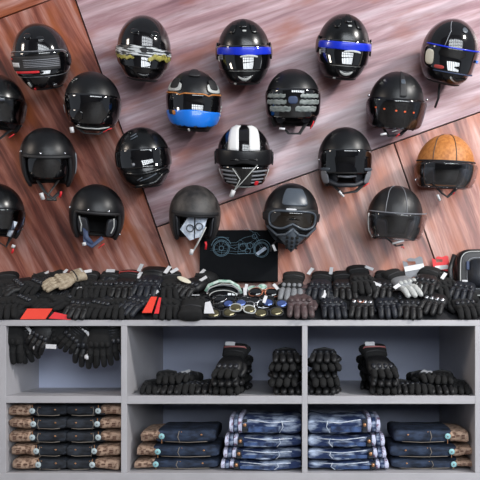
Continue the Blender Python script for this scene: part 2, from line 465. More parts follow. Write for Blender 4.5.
def full(px, py, yaw, pitch, roll, label, mk, chin=.028, sz=1.0, C_=(.138, .142), A=.122, taper=.13, vis='visor', vel=(-24, 16), vaz=78, rim=None, rimmk='grey', bot=-62):
    r = helm_root(px, py, yaw, pitch, roll, label, sz)
    S = make_S(A=A, B=.128, Ct=C_[0], Cb=C_[1], chin=chin, taper=taper, pw=.62); root_S[r.name] = S
    L = lambda a: bot + (4 if abs(a) > 100 else 0)
    obj('shell', shell(M(), S, L, 0, .022), mk, r); liner(r, S, L)
    obj('neck_rim', M().tube([S(-pi + 2 * pi * i / 60, R(bot), -.008) for i in range(60)], .010, 8, closed=True), 'rubber', r)
    if vis: 
        v = M(); spatch(v, S, -vaz, vaz, vel[0], vel[1], .0005, .004, 5, 40, 12, flat=.0045)
        obj('visor', v, vis, r)
    if rim:
        pts = []
        for i in range(72):
            th = 2 * pi * i / 72; f = lambda q: math.copysign(abs(q) ** .45, q)
            pts.append(S(R(vaz * 1.02 * f(cos(th))), R((vel[0] + vel[1]) / 2 + (vel[1] - vel[0]) / 2 * 1.08 * f(sin(th))), .004))
        obj('visor_rim', M().tube(pts, rim, 6, closed=True), rimmk, r)
    return r, S
def openf(px, py, yaw, pitch, roll, label, mk, brow=8, azo=62, bot=-56, sz=1.0, trim='rubber', A=.124, Ct=.132, Cb=.136, pads='pad', pw=.42, taper=.06):
    r = helm_root(px, py, yaw, pitch, roll, label, sz)
    S = make_S(A=A, B=.128, Ct=Ct, Cb=Cb, chin=0, taper=taper, pw=pw); root_S[r.name] = S
    L = openL(brow, azo, bot)
    obj('shell', shell(M(), S, L, 0, .02, 96, 20), mk, r); liner(r, S, L)
    if trim:
        N = 120
        obj('edge_trim', M().tube([S(-pi + 2 * pi * i / N, R(L(-180 + 360 * i / N)), -.006) for i in range(N)], .0085, 8, closed=True), trim, r)
    if pads: cheek_pads(r, pads, azo - 8, -6, bot + 4)
    return r, S
def vent(root, S, az, el, w=7, h=3, mk='rubber', off=.001, th=.005, name='vent', arch=0, n=4):
    obj(name, spatch(M(), S, az - w, az + w, el - h, el + h, off, th, n, 10, 5, arch), mk, root)

V = Vector
# 1 gloss black full face, big printed label
r, S = full(42, 58, -16, 6, -4, 'glossy black full-face helmet with printed label and red strip on its visor, upper left', 'gloss', C_=(.150, .142), A=.126, rim=.0022, vel=(-26, 14))
obj('sticker', spatch(M(), S, -62, 50, -17, 8, .0088, .001, 12, 30, 10), 'rubber', r)
for k in range(6):
    obj('label_text', spatch(M(), S, -22, 48, 4.2 - k * 3.0, 5.6 - k * 3.0, .0105, .0006, None, 20, 1), 'grey', r) if k else None
obj('label_block', spatch(M(), S, -56, -32, -10, -2, .0105, .0006, None, 8, 3), 'tag', r)
obj('red_strip', spatch(M(), S, -50, 8, -21, -17, .0102, .001, 8, 16, 3), 'red', r)
obj('brand_mark', spatch(M(), S, -60, -52, 2, 5, .0105, .0006, 3, 6, 3), 'red', r)
vent(r, S, -12, 42, 10, 5, 'visor', n=3); vent(r, S, 20, 36, 9, 4, 'visor', n=3)
vent(r, S, -25, -44, 3, 6, 'silver'); vent(r, S, -18, -57, 3, 2.5, 'red', name='red_clip'); vent(r, S, 42, -50, 5, 4, 'steel', name='buckle')
vent(r, S, 78, -2, 8, 12, 'gloss', .002, .008, 'pivot_cover', 0, 2)
# 2 camo film visor
r, S = full(144, 50, 0, 2, 3, 'glossy black full-face helmet with striped camouflage and yellow film over its visor', 'gloss', C_=(.150, .145), taper=.14, vel=(-30, 6))
obj('camouflage_film', spatch(M(), S, -74, 70, -10, 8, .0088, .001, 6, 30, 8, -6), 'camo', r)
obj('yellow_film', spatch(M(), S, 8, 66, -13, -3, .0105, .001, 3, 20, 5, -4, lambda t, s: 2 * sin(t * 9)), 'yellow', r)
obj('yellow_film', spatch(M(), S, -70, -18, -17, -11, .0105, .001, 3, 16, 5, 2, lambda t, s: 1.5 * sin(t * 12)), 'yellow', r)
obj('camera_mount', M().box(S(0, R(2), .008), (.026, .01, .022), bev=.003), 'rubber', r)
vent(r, S, 0, -47, 17, 5, 'gloss', .001, .006, 'chin_vent', 5, 3); vent(r, S, -24, 30, 10, 5, 'visor', n=2.5); vent(r, S, 24, 30, 10, 5, 'visor', n=2.5)
# 3, 4 blue band
for px, py, yw, ro, lab in ((244, 53, 0, -2, 'black full-face helmet with blue visor band, facing straight out, beside the camouflage-visored one'),
                            (343, 48, 10, 2, 'black full-face helmet with blue visor band, turned slightly right, right of its near twin')):
    r, S = full(px, py, yw, 2, ro, lab, 'satin', C_=(.146, .148), taper=.12, vel=(-28, 14), chin=.034)
    obj('visor_band', spatch(M(), S, -68, 74, -1, 11, .0088, .001, 8, 30, 6, -1, lambda t, s: -2.5 * math.exp(-(t - .1) ** 2 * 18) * (s < 0)), 'blueband', r)
    obj('silver_mark', spatch(M(), S, -8, 28, -5, -1, .0105, .0006, 3, 14, 3, -2), 'silver', r)
    for k in range(3): obj('printed_label', spatch(M(), S, -58, -46, -3 - k * 3, -1 - k * 3, .0105, .0006, None, 5, 1), 'grey', r)
    vent(r, S, 0, -45, 24, 6, 'gloss', .001, .008, 'chin_vent', 8, 3)
    vent(r, S, 0, -44, 15, 2.2, 'silver', .008, .003, 'vent_lip', 6, 3)
    vent(r, S, 0, -28, 38, 1.2, 'silver', .004, .002, 'visor_lip', 0, 4)
    vent(r, S, 3, 40, 5, 1.4, 'silver', name='roof_badge'); vent(r, S, 0, 60, 13, 13, 'satin', .001, .005, 'roof_vent')
    for s in (-1, 1):
        vent(r, S, s * 32, 46, 9, 11, 'satin', .001, .004, 'roof_vent')
        vent(r, S, s * 76, 4, 7, 14, 'gloss', .002, .008, 'pivot_cover', 0, 2)
    vent(r, S, -60, -8, 2.5, 4, 'silver', .010, .001, 'side_mark'); vent(r, S, -34, -58, 4, 2, 'silver', name='clip')
# 5 gloss with hanging strap
r, S = full(449, 53, 24, 6, 4, 'glossy black full-face helmet in the upper right with a strap hanging below it', 'gloss', C_=(.148, .145), A=.130, vel=(-30, 12), chin=.03)
obj('lining_through_visor', spatch(M(), S, -70, -50, -22, 3, .0088, .001, 3, 10, 8), 'cream', r)  # beige and red lining behind the visor, added as patches on its surface
obj('lining_through_visor', spatch(M(), S, -48, -28, -26, -20, .0088, .001, 3, 10, 4), 'redpipe', r)
obj('visor_trim', spatch(M(), S, -74, 76, 10, 12.2, .0088, .002, None, 30, 2), 'blueband', r)
obj('visor_trim', spatch(M(), S, -50, 70, -31, -29, .0088, .002, None, 30, 2), 'padblue', r)
obj('blue_tab', spatch(M(), S, 42, 56, -8, -3, .0098, .003, 4, 8, 4), 'bluechin', r)
vent(r, S, 8, 46, 8, 6, 'dgrey', .001, .003, 'round_badge', n=2); vent(r, S, 12, -46, 26, 4, 'silver', .001, .004, 'chin_vent', 7, 3)
vent(r, S, 12, -44, 22, 3, 'gloss', .004, .004, 'chin_vent', 7, 3)
obj('shell_line', M().tube(spath(S, [(-34, 12), (-30, 40), (-44, 66)], .001), .0016, 5), 'grey', r)
obj('chin_strap', M().tube([V((-.02, -.02, -.12)), V((-.018, -.03, -.17)), V((-.012, -.03, -.20)), V((-.018, -.03, -.245))], .006, 6), 'rubber', r)
# 6 left edge
r, S = openf(-3, 104, 14, 0, 0, 'dark smoked-visor helmet cut off by the left edge, upper of the two there', 'satin', brow=14)
obj('drop_visor', spatch(M(), S, -66, 66, -32, 16, .003, .003, 4, 30, 10, flat=.005), 'smoke', r)
rivet(r, S, 74, -36); strap(r, [S(R(-50), R(-55), -.02), V((0, -.09, -.15)), S(R(50), R(-55), -.02)], redp=(V((.04, -.09, -.14)), V((.062, -.09, -.12))))
vent(r, S, 66, -4, 3, 10, 'grey')
# 7 matte with gloss visor & blue reflections
r, S = full(93, 103, -4, -2, 0, 'matte black jet helmet with a long glossy dark face shield and red strap tab, between two left-edge helmets and the striped wood joint', 'matte', chin=.006, C_=(.138, .136), A=.126, taper=.1, vel=(-44, 14), vaz=74)
r['label'] = 'matte-topped black helmet with a deep glossy face shield, right of the label-covered helmet and lower'
obj('chin_curve', M().tube(spath(S, [(-50, -50), (-20, -55), (20, -55), (52, -48)], .003), .0035, 6), 'silver', r)
obj('cheek_guard', spatch(M(), S, -52, -18, -36, -14, .005, .006, 3, 14, 8), 'visor', r)
strap(r, [S(R(-60), R(-56), 0), V((-.03, -.11, -.136)), V((.03, -.11, -.136)), S(R(58), R(-52), 0)], (V((-.088, -.11, -.112)), V((-.084, -.11, -.136))), (V((.05, -.12, -.128)), V((.088, -.12, -.108))))
rivet(r, S, -36, -46, 'steel', .007, .004); vent(r, S, -78, -14, 6, 8, 'grey', .002, .004, 'side_plate')
# 8 adventure helmet
r, S = full(194, 102, 0, 0, 1, 'black helmet with white roof vents and bright blue film over its lower face', 'matte', C_=(.140, .142), A=.124, chin=.026, vel=(-22, 14))
for s in (-1, 1):
    obj('white_vent', spatch(M(), S, *sorted((s * 30, s * 72)), 17, 34, .001, .007, 3.5, 16, 8), 'silver', r)
    obj('vent_inlay', spatch(M(), S, *sorted((s * 36, s * 62)), 22, 42, .006, .004, 3.5, 14, 8), 'rubber', r)
obj('roof_ridge', spatch(M(), S, -22, 22, 50, 76, .001, .006, 4, 12, 6), 'rubber', r)
obj('visor_trim', spatch(M(), S, -74, 74, 13, 15, .008, .002, None, 30, 2, 0, lambda t, s: -3 * math.exp(-(abs(t) - .4) ** 2 * 200)), 'tan', r)
obj('blue_film', spatch(M(), S, -72, 72, -46, -17, .0085, .003, 5, 40, 12, 4, lambda t, s: (s > .8) * 3 * math.exp(-t * t * 8) + (s < -.8) * 2.2 * (sin(t * 16) > .82)), 'bluechin', r)
for a in (-34, 4, 36): vent(r, S, a, -46, 3.5, 2.5, 'rubber', .006, .006)
vent(r, S, -50, -19, 8, 4, 'rubber', .0118, .001, 'sticker'); vent(r, S, -42, -20, 4, 4, 'tan', .0130, .001, 'round_sticker')
for k in range(4): vent(r, S, 66, -6 - 6 * k, 1.8, 1.8, 'silver', .0118, .001, 'side_mark')
vent(r, S, -14, -56, 3, 4, 'white', .004, .003, 'paper_tag')
# 9 camo plate helmet
r, S = openf(293, 99, 0, 0, 0, 'black open-face helmet whose shield carries rows of grey-green plates, in the second row', 'matte', brow=16, azo=64, bot=-58, Cb=.142)
obj('face_shield', spatch(M(), S, -70, 70, -34, 18, .006, .004, 5, 36, 12, flat=.005), 'visor', r)
for row, (e0, e1) in enumerate(((2, 9), (-9, -1), (-22, -12))):
    for s in (-1, 1):
        o_ = (14, 12, 4)[row]; e_ = (58, 60, 52)[row]
        obj('green_plate', spatch(M(), S, *sorted((s * o_, s * e_)), e0, e1, .011, .0012, 6, 16, 4, 0, lambda t, s_: .8 * sin(t * 14)), 'greenplate', r)
obj('centre_badge', spatch(M(), S, -9, 9, -8, 5, .011, .002, 3, 10, 6), 'padblue', r)
for a in (-56, -38, -22, 40, 58): vent(r, S, a, 15, 4, 1.1, 'tag', .011, .001, 'shield_mark')
vent(r, S, 0, -30, 10, 2, 'worn', .004, .004, 'nose_vent')
strap(r, [S(R(-48), R(-56), -.02), V((-.02, -.10, -.150)), V((.03, -.10, -.150)), S(R(52), R(-50), -.02)], (V((-.062, -.11, -.128)), V((-.036, -.11, -.130))), (V((.078, -.11, -.128)), V((.094, -.1, -.095))))
# 10 matte jet clear visor
r, S = openf(396, 103, 8, 4, 4, 'matte black open-face helmet with a central roof spine and orange dots on its visor', 'matte', brow=8, azo=66, bot=-56, A=.126, Ct=.138)
obj('visor', spatch(M(), S, -80, 76, -46, 10, .012, .003, 4, 40, 12, flat=.005), 'smoke', r)
obj('roof_spine', spatch(M(), S, -3, 13, 14, 80, .001, .003, 8, 8, 16), 'rubber', r); vent(r, S, 5, 44, 6, 5, 'dgrey', .004, .002, 'badge')
for a in (-46, -28, -6, 10, 28): vent(r, S, a, -10 - a * .05, 2.0, 1.6, 'orangedot', .016, .001, 'orange_dot', n=2)
rivet(r, S, -72, 10, 'steel', .006, .016); rivet(r, S, 72, 10, 'steel', .006, .016)
strap(r, [S(R(-52), R(-55), -.02), V((-.03, -.10, -.14)), V((.02, -.10, -.132)), S(R(52), R(-50), -.02)], (V((-.070, -.12, -.135)), V((-.044, -.12, -.128))), (V((.0, -.12, -.14)), V((.016, -.12, -.125))))
obj('strap_paper', M().tube([V((-.02, -.12, -.118)), V((.03, -.12, -.098))], .006, 4, flat=.4), 'tag', r)
# 11 matte, inner drop visor
r, S = openf(48, 158, -4, 6, -2, 'matte black open-face helmet with steel snaps and a dangling buckle with paper tag, above the left pair', 'matte', brow=8, azo=62, bot=-58, A=.124, Ct=.136, Cb=.146, pads=None)
r['label'] = 'matte black open-face helmet with crossed chin straps, directly above the blue-strapped one'
obj('inner_visor', spatch(M(), S, -54, 54, -36, 8, -.018, .003, 4, 30, 10), 'visor', r)
obj('brow_band', spatch(M(), S, -58, 58, 5, 8, .001, .003, None, 24, 2), 'rubber', r)
for a in (-66, -10, 42): rivet(r, S, a, 14)
vent(r, S, 82, -8, 4, 20, 'grey', .001, .004, 'side_plate', n=2.5)
strap(r, [S(R(-38), R(-48), -.03), V((-.012, -.11, -.142)), V((.018, -.11, -.168)), V((.05, -.10, -.14))], (V((-.030, -.12, -.142)), V((-.022, -.12, -.172))), (V((.048, -.11, -.164)), V((.056, -.11, -.136))))
obj('strap_webbing', M().tube([S(R(36), R(-46), -.03), V((.0, -.11, -.15)), V((-.008, -.11, -.172)), V((.035, -.11, -.172))], .008, 6, flat=.4), 'worn', r)
# 12 matte modular
r, S = full(143, 158, 6, 1, -8, 'matte black full-face helmet with sculpted chin, left of the white-striped one', 'satin', C_=(.138, .142), A=.126, chin=.03, vel=(-16, 18), taper=.16)
obj('chin_ridge', M().tube(spath(S, [(-44, -58), (-14, -54), (20, -46), (34, -32), (58, -26)], .002), .009, 8), 'satin', r)
obj('cheek_ridge', M().tube(spath(S, [(-50, -24), (-20, -28), (24, -22), (50, -16)], .002), .008, 8), 'satin', r)
obj('chin_vent', M().tube(spath(S, [(-22, -42), (0, -36), (20, -28)], .002), .003, 6), 'dgrey', r)
obj('chin_vent', M().tube(spath(S, [(-28, -40), (-14, -34)], .002), .003, 6), 'dgrey', r)
for k in range(2): obj('roof_vent', M().tube(spath(S, [(-34 + k * 2, 44 - 6 * k), (-18 + k * 4, 52 - 6 * k)], .002), .003, 6), 'dgrey', r)
rivet(r, S, -26, -9, 'grey', .008, .003, 'visor_lock')
# 13 white-striped
r, S = openf(244, 156, 0, 8, 0, 'black helmet with two broad white racing stripes and a matte peak band', 'gloss', brow=4, azo=64, bot=-56, Ct=.142, Cb=.146, taper=.16)
for a, b in ((-38, -12), (12, 38)):
    m = M(); o_ = []; i_ = []
    for i in range(5):
        co = []; ci = []
        for j in range(15):
            el = 16 + 58 * j / 14; zz = 90 - el
            az = (a + (b - a) * i / 4) * min(2.2, 1 / max(.25, cos(R(el)))) * .9
            co.append(S(R(az), R(el), .0035)); ci.append(S(R(az), R(el), .001))
        o_.append(co); i_.append(ci)
    m.gridsolid(o_, i_); obj('racing_stripe', m, 'white', r)
obj('peak_band', spatch(M(), S, -84, 84, -12, 16, .003, .006, 5, 36, 12, 0, lambda t, s: (s < -.3) * 6 * math.exp(-t * t * 10)), 'matte', r)
obj('face_shield', spatch(M(), S, -62, 62, -50, -12, .0, .006, 5, 30, 12, flat=.005), 'visor', r)
for k, e in enumerate((-20, -28, -36, -43)):
    for s in (-1, 1):
        obj('grille_bar', spatch(M(), S, *sorted((s * 16, s * (56 - k * 3))), e - 1.5, e + 1.5, .007, .003, 5, 14, 3), 'grey', r)
obj('shield_rim', M().tube(spath(S, [(-66, -20), (-56, -46), (-20, -56), (20, -56), (56, -46), (66, -20)], .004), .0035, 6), 'silver', r)
obj('ribbon', M().tube([S(R(-22), R(-14), .014), S(R(-8), R(-34), .014), V((-.045, -.15, -.135))], .004, 5, flat=.5), 'silver', r)
obj('ribbon', M().tube([S(R(26), R(-8), .014), S(R(4), R(-30), .016), V((-.045, -.15, -.135))], .004, 5, flat=.5), 'silver', r)
obj('paper_tag', M().tube([V((-.046, -.155, -.13)), V((-.058, -.155, -.16))], .010, 4, flat=.5), 'tag', r); vent(r, S, 30, -44, 5, 5, 'red', .010, .003, 'red_tab')
for s in (-1, 1): vent(r, S, s * 80, -2, 6, 11, 'matte', .008, .005, 'band_pivot', n=3)
# 14 dark visor with grey jaw
r, S = openf(345, 158, 6, -1, 0, 'black open-face helmet with glossy shield and light grey jaw struts, below the second blue-banded one', 'matte', brow=12, azo=62, bot=-58, Cb=.148, Ct=.138)
obj('face_shield', spatch(M(), S, -62, 60, -28, 14, .004, .004, 5, 34, 12, flat=.005), 'visor', r)
for s in (-1, 1):
    obj('jaw_strut', spatch(M(), S, *sorted((s * 44, s * 64)), -48, -22, .006, .006, 3.5, 10, 10), 'grey', r)
    obj('strut_cap', spatch(M(), S, *sorted((s * 36, s * 60)), -22, -17, .009, .006, 4, 10, 4), 'dgrey', r)
obj('jaw_bar', M().tube(spath(S, [(-56, -42), (-24, -56), (24, -56), (56, -42)], -.002), .010, 8), 'pad', r)
obj('chin_rest', M().tube([S(R(-24), R(-34), -.01), S(0, R(-36), -.01), S(R(24), R(-34), -.01)], .006, 6), 'grey', r)
strap(r, [S(R(-50), R(-58), -.01), V((-.02, -.115, -.158)), V((.04, -.115, -.148)), S(R(60), R(-50), 0)], (V((-.036, -.12, -.148)), V((-.014, -.12, -.172))), (V((.074, -.115, -.128)), V((.10, -.11, -.112))), w=.011)
rivet(r, S, -76, -4)
# 15 tan leather
r, S = openf(445, 166, 10, -2, 3, 'tan leather open-face helmet with black piping and a clear bubble visor', 'tan', brow=4, azo=68, bot=-52, A=.132, Ct=.142, Cb=.124, trim='rubber')
obj('piping', M().tube([S(R(-84 + 168 * i / 30), R(7 + (0 if abs(i - 15) > 6 else 0)), .003) for i in range(31)], .0042, 6), 'rubber', r)
for a in (-34, 12): obj('leather_seam', M().tube(spath(S, [(a, 8), (a * 1.1, 40), (a * 1.6, 80)], .001), .0018, 5), 'worn', r)
obj('bubble_visor', spatch(M(), S, -78, 74, -48, 5, .016, .003, 4.5, 40, 14), 'clear', r)
rivet(r, S, -72, -30, 'steel', .005, .022)
strap(r, [S(R(-46), R(-46), -.02), V((-.02, -.10, -.125)), V((.005, -.10, -.140)), V((.03, -.10, -.115)), S(R(40), R(-44), -.02)], (V((-.044, -.12, -.132)), V((-.03, -.12, -.158))), (V((.026, -.11, -.128)), V((.034, -.11, -.118))), w=.010)
# 16 left edge, lower
r, S = openf(-4, 212, 12, 2, 0, 'dark helmet with pale lining cut off by the left edge, lower of the two there', 'satin', brow=8)
obj('face_shield', spatch(M(), S, -60, 62, -30, 10, .004, .003, 4, 30, 10, flat=.005), 'smoke', r)
obj('white_lining', M().tube([V((.036, -.11, -.10)), V((.058, -.118, -.03))], .011, 6, flat=.5), 'paper', r)
obj('shield_edge', M().tube(spath(S, [(40, -36), (56, -4)], .006), .003, 5), 'padblue', r)
rivet(r, S, 70, -30); strap(r, [S(R(-40), R(-54), -.02), V((.03, -.09, -.15)), S(R(50), R(-54), -.02)], (V((.062, -.10, -.138)), V((.058, -.10, -.152))), (V((.058, -.10, -.156)), V((.054, -.10, -.178))))
# 17 blue strap
r, S = openf(97, 214, 2, 4, 2, 'matte black open-face helmet with metal snaps and a blue chin strap', 'matte', brow=5, azo=60, bot=-56, Ct=.136, Cb=.13)
for a in (-78, -20, 22, ): rivet(r, S, a, 10)
rivet(r, S, 74, -40)
for a in (-46, 40):
    obj('lining_piping', M().tube(spath(S, [(a, -4), (a + (4 if a > 0 else 6), -22), (a, -40)], -.014), .0035, 6), 'silver', r)
obj('strap_pad', M().tube([S(R(-34), R(-30), -.02), V((-.045, -.095, -.10)), V((-.02, -.10, -.128))], .011, 8, flat=.5), 'padblue', r)
strap(r, [S(R(-36), R(-42), -.02), V((-.05, -.10, -.125)), V((-.02, -.11, -.138)), V((.025, -.11, -.095))], (V((-.056, -.115, -.122)), V((-.052, -.115, -.136))), (V((.008, -.11, -.145)), V((.034, -.11, -.122))), mk='padblue')
# 18 worn with paper inside
r, S = openf(195, 214, 0, 6, 2, 'weathered black leather open-face helmet stuffed with a printed paper sheet', 'worn', brow=2, azo=58, bot=-56, A=.118, Ct=.132, Cb=.138, pads=None)
obj('brow_band', spatch(M(), S, -62, 62, 3, 9, .001, .003, None, 30, 3), 'rubber', r)
for s in (-1, 1): obj('lining_piping', M().tube(spath(S, [(s * 50, 0), (s * 46, -10), (s * 50, -44)], -.008), .004, 6), 'pad', r)
sh = M(); sh.add([(-.065, -.075, -.065), (-.005, -.085, .035), (-.001, -.085, -.105), (-.02, -.08, -.112)], [(0, 1, 2, 3)], False)
sh.add([(.003, -.085, .04), (.062, -.07, .02), (.035, -.10, -.09), (.003, -.09, -.10)], [(0, 1, 2, 3)], False)
o_ = obj('paper_sheet', sh, 'paper', r); md = o_.modifiers.new('s', 'SOLIDIFY'); md.thickness = .002
o_ = obj('paper_print', M().tube([V((-.02 + .016 * cos(t * pi / 6), -.094, -.055 + .016 * sin(t * pi / 6))) for t in range(12)], .003, 5, closed=True).tube([V((.02 + .016 * cos(t * pi / 6), -.1, -.045 + .016 * sin(t * pi / 6))) for t in range(12)], .003, 5, closed=True), 'dgrey', r)
strap(r, [V((.05, -.10, -.045)), V((.02, -.115, -.11)), V((-.008, -.12, -.165))], (V((-.008, -.125, -.145)), V((-.012, -.125, -.17))), (V((.05, -.11, -.11)), V((.052, -.11, -.145))), mk='silver', w=.007)
# 19 goggle mask helmet
r, S = full(291, 214, 4, 6, 2, 'matte black helmet with dark grey forehead plate, goggles and a beaked mesh mouth guard', 'matte', C_=(.14, .144), A=.126, chin=.012, vis=None, taper=.26)
obj('forehead_plate', spatch(M(), S, -26, 34, 20, 58, .001, .004, 7, 18, 14), 'dgrey', r)
obj('eye_opening', spatch(M(), S, -72, 72, -26, 14, .000, .003, 5, 34, 10), 'rubber', r)
obj('goggle_lens', spatch(M(), S, -46, 46, -20, 9, .006, .004, 5, 30, 10, 0, lambda t, s: (s < 0) * 9 * math.exp(-t * t * 14)), 'amber', r)
pts = []
for i in range(60):
    th = 2 * pi * i / 60; f = lambda q: math.copysign(abs(q) ** .55, q); t = f(cos(th)); s = f(sin(th))
    e = -6 + 16 * s + ((10 * math.exp(-t * t * 14)) if s < 0 else 0); pts.append(S(R(50 * t), R(e), .010))
obj('goggle_frame', M().tube(pts, .0055, 6, closed=True), 'dgrey', r)
obj('goggle_strap', spatch(M(), S, -80, -50, -10, 4, .003, .005, 5, 12, 5), 'rubber', r); obj('goggle_strap', spatch(M(), S, 50, 80, -10, 4, .003, .005, 5, 12, 5), 'rubber', r)
m = M(); o_ = []; i_ = []
for i in range(17):
    t = i / 8 - 1; co = []; ci = []
    for j in range(11):
        s = j / 10; e = -62 + (44 - 26 * abs(t) ** .8) * s + 6 * abs(t); a = 34 * t * (.6 + .4 * s)
        bu = .004 + .030 * (1 - abs(t)) * (1 - .5 * s)
        co.append(S(R(a), R(e), bu + .008)); ci.append(S(R(a), R(e), bu))
    o_.append(co); i_.append(ci)
m.gridsolid(o_, i_); mg = obj('mouth_guard', m, 'dgrey', r)
for k in range(4):
    for s in (-1, 0, 1):
        vent(mg, S, s * (9 + k), -34 - k * 7, 2.6, 1.8, 'wallback', .028 if s == 0 else .022, .012, 'mesh_hole', n=3)
for s in (-1, 1): obj('nose_wing', M().tube([S(R(s * 60), R(-20), .010), S(R(s * 34), R(-34), .014), S(R(s * 12), R(-30), .024), S(0, R(-20), .026)], .006, 8), 'dgrey', r)
vent(r, S, -4, 13, 10, 1.5, 'tag', .010, .002, 'strap_clip')
obj('paper_tag', M().tube([V((-.080, -.08, -.135)), V((-.068, -.09, -.16))], .010, 4, flat=.6), 'tag', r)
obj('chin_strap', M().tube([S(R(-60), R(-56), -.01), V((-.085, -.07, -.14)), V((-.09, -.08, -.165))], .006, 6, flat=.5), 'rubber', r)
# 20 black leather clear visor
r, S = openf(395, 216, 10, 4, 3, 'black leather open-face helmet with clear visor, below and left of the tan one', 'bleather', brow=6, azo=64, bot=-54, A=.126, Ct=.138, Cb=.128)
for a in (-30, 14): obj('leather_seam', M().tube(spath(S, [(a, 8), (a * 1.1, 40), (a * 1.6, 80)], .001), .0016, 5), 'grey', r)
obj('visor', spatch(M(), S, -66, 76, -44, 8, .014, .003, 4.5, 40, 12, flat=.005), 'clear', r)
obj('visor_edge', M().tube([S(R(-66 + 142 * i / 30), R(8), .017) for i in range(31)], .0028, 5), 'grey', r)
obj('visor_edge', M().tube(spath(S, [(-66, 4), (-67, -30), (-60, -44)], .017), .0028, 5), 'silver', r)
strap(r, [S(R(-46), R(-46), -.02), V((.0, -.10, -.128)), V((.03, -.10, -.12))], (V((-.02, -.11, -.118)), V((.028, -.12, -.098))), (V((.02, -.11, -.130)), V((.034, -.11, -.136))))

# ------------------------------------------------------------------ gloves
def sring(y, w_, t_, zc, n=18, e=.75):
    f = lambda v: math.copysign(abs(v) ** e, v)
    return [(w_ * f(cos(2 * pi * i / n)), y, zc + t_ * f(sin(2 * pi * i / n))) for i in range(n)]
def glove_meshes(curl=.5, flare=1.0, hand='gl_leather', cuff='gl_textile', guard='gl_guard', finger=None, mirror=1, ribs=False, piping=None):
    X = mirror
    m = M()
    m.loft([sring(.062, .030, .014, .017), sring(.058, .036, .018, .019), sring(.035, .048, .022, .023), sring(0, .053, .024, .025), sring(-.022, .053, .022, .024), sring(-.036, .048, .016, .022), sring(-.040, .034, .009, .02)])
    m.capsule([(X * .028, .034, .017), (X * .052, .012, .017), (X * .060, -.014, .014), (X * .056, -.036, .012)], [.016, .0145, .0125, .0105], 10)
    fm = m if finger is None else M()
    for x, L, r in ((-.0365, .056, .0128), (-.0125, .068, .0138), (.0125, .071, .0140), (.0365, .064, .0136)):
        x *= X
        sp = x * .18; up = .012 * curl
        fm.capsule([(x, -.024, .021), (x + sp * .4, -.036 - L * .28, .022 + up), (x + sp * .7, -.036 - L * .62, .019 + up * .6), (x + sp, -.036 - L * (1 - .12 * curl), .012)], [r, r * 1.05, r, r * .86], 10)
        # seams around the knuckle pads
        fm.ell((x + sp * .55, -.036 - L * .42, .021 + up + r * .55), (r * .8, L * .16, r * .6), 8, 5)
    out = [('hand', m, hand)]
    if finger: out.append(('fingers', fm, finger))
    c = M(); fl = flare
    c.loft([sring(.046, .039, .020, .022), sring(.054, .044, .025, .026), sring(.085, .048 * fl, .026, .027), sring(.112, .052 * fl, .026, .026), sring(.118, .048 * fl, .019, .024)])
    out.append(('cuff', c, cuff))
    k = M()
    for x in (-.032, -.011, .011, .032): k.ell((x * X * 1.08, -.020, .042), (.0105, .014, .009), 10, 6)
    out.append(('knuckle_guard', k, guard))
    s = M(); s.tube([(-.045, .064, .024), (-.038, .064, .045), (0, .064, .0525), (.038, .064, .045), (.045, .064, .024)], .0065, 6, flat=.5)
    out.append(('wrist_strap', s, 'rubber'))
    if piping:
        q = M(); q.tube([(-.050, .092, .028), (-.042, .090, .050), (0, .086, .0555), (.042, .090, .050), (.050, .092, .028)], .0035, 6); out.append(('cuff_piping', q, piping))
    if ribs:
        rb = M()
        for q in range(4): rb.tube([(-.038, .004 + q * .012, .040), (0, .002 + q * .012, .049), (.038, .004 + q * .012, .040)], .0028, 5)
        out.append(('back_ribs', rb, 'gl_guard'))
    return [(n, mm.mesh(n, K[k_]), lab) for n, mm, k_ in out for lab in (None,)]
GV = {}
def gm(kind):
    if kind not in GV:
        GV[kind] = glove_meshes(**GK[kind])
    return GV[kind]
GK = dict(
 leather=dict(), leatherR=dict(mirror=-1, curl=.8),
 textile=dict(hand='gl_textile', guard='gl_textile', curl=.3), textileR=dict(hand='gl_textile', mirror=-1, curl=.9, ribs=True),
 navy=dict(hand='gl_navy', cuff='gl_navy', ribs=True), navyR=dict(hand='gl_navy', mirror=-1, curl=1.0),
 brown=dict(hand='gl_brown', cuff='gl_brown', guard='gl_brown', curl=.3, flare=1.05),
 greyf=dict(hand='gl_textile', guard='gl_grey', finger='gl_grey', mirror=-1),
 armour=dict(hand='gl_grey', guard='silver', finger='silver', curl=.3),
 pinkpipe=dict(hand='gl_leather', guard='gl_guard', piping='pink', flare=1.1, curl=.9),
 red=dict(hand='gl_leather', piping='redpipe'), studs=dict(hand='gl_leather', guard='steel', mirror=-1),
 tan=dict(hand='gl_tan', cuff='gl_tan', guard='gl_tan', curl=.2), wide=dict(hand='gl_navy', cuff='gl_leather', flare=1.25, curl=.6),
)
tagm = M().box((0, 0, 0), (.040, .016, .003)).mesh('paper_tag', K['tag'])
def glove(kind, label, loc, rot, group=None, tags=(), sc_=1.0, tagm_=None):
    o = thing('glove', label, 'glove', loc, rot, group); o.scale = (sc_,) * 3
    for n, me, lab in gm(kind): link(n, me, o, lab)
    for (x, y, z, a) in tags:
        t = link('paper_tag', tagm, o, 'white paper tag'); t.location = (x, y, z); t.rotation_euler = Euler((R(28), 0, 0)).to_matrix().to_4x4().__matmul__(Matrix.Rotation(R(a), 4, 'Z')).to_euler(); t.location.z += .006
    return o
def slope(px, t, lift=0.0):
    y = RY0 + t * cos(SL) - lift * sin(SL); z = ZT + t * sin(SL) + lift * cos(SL)
    return V(((px - VX) * S0 * (D + y) / D, y, z))
def srot(phi, extra=0, ro=0):
    return Matrix.Rotation(SL + R(extra), 3, 'X') @ Matrix.Rotation(R(phi), 3, 'Z') @ Matrix.Rotation(R(ro), 3, 'Y')
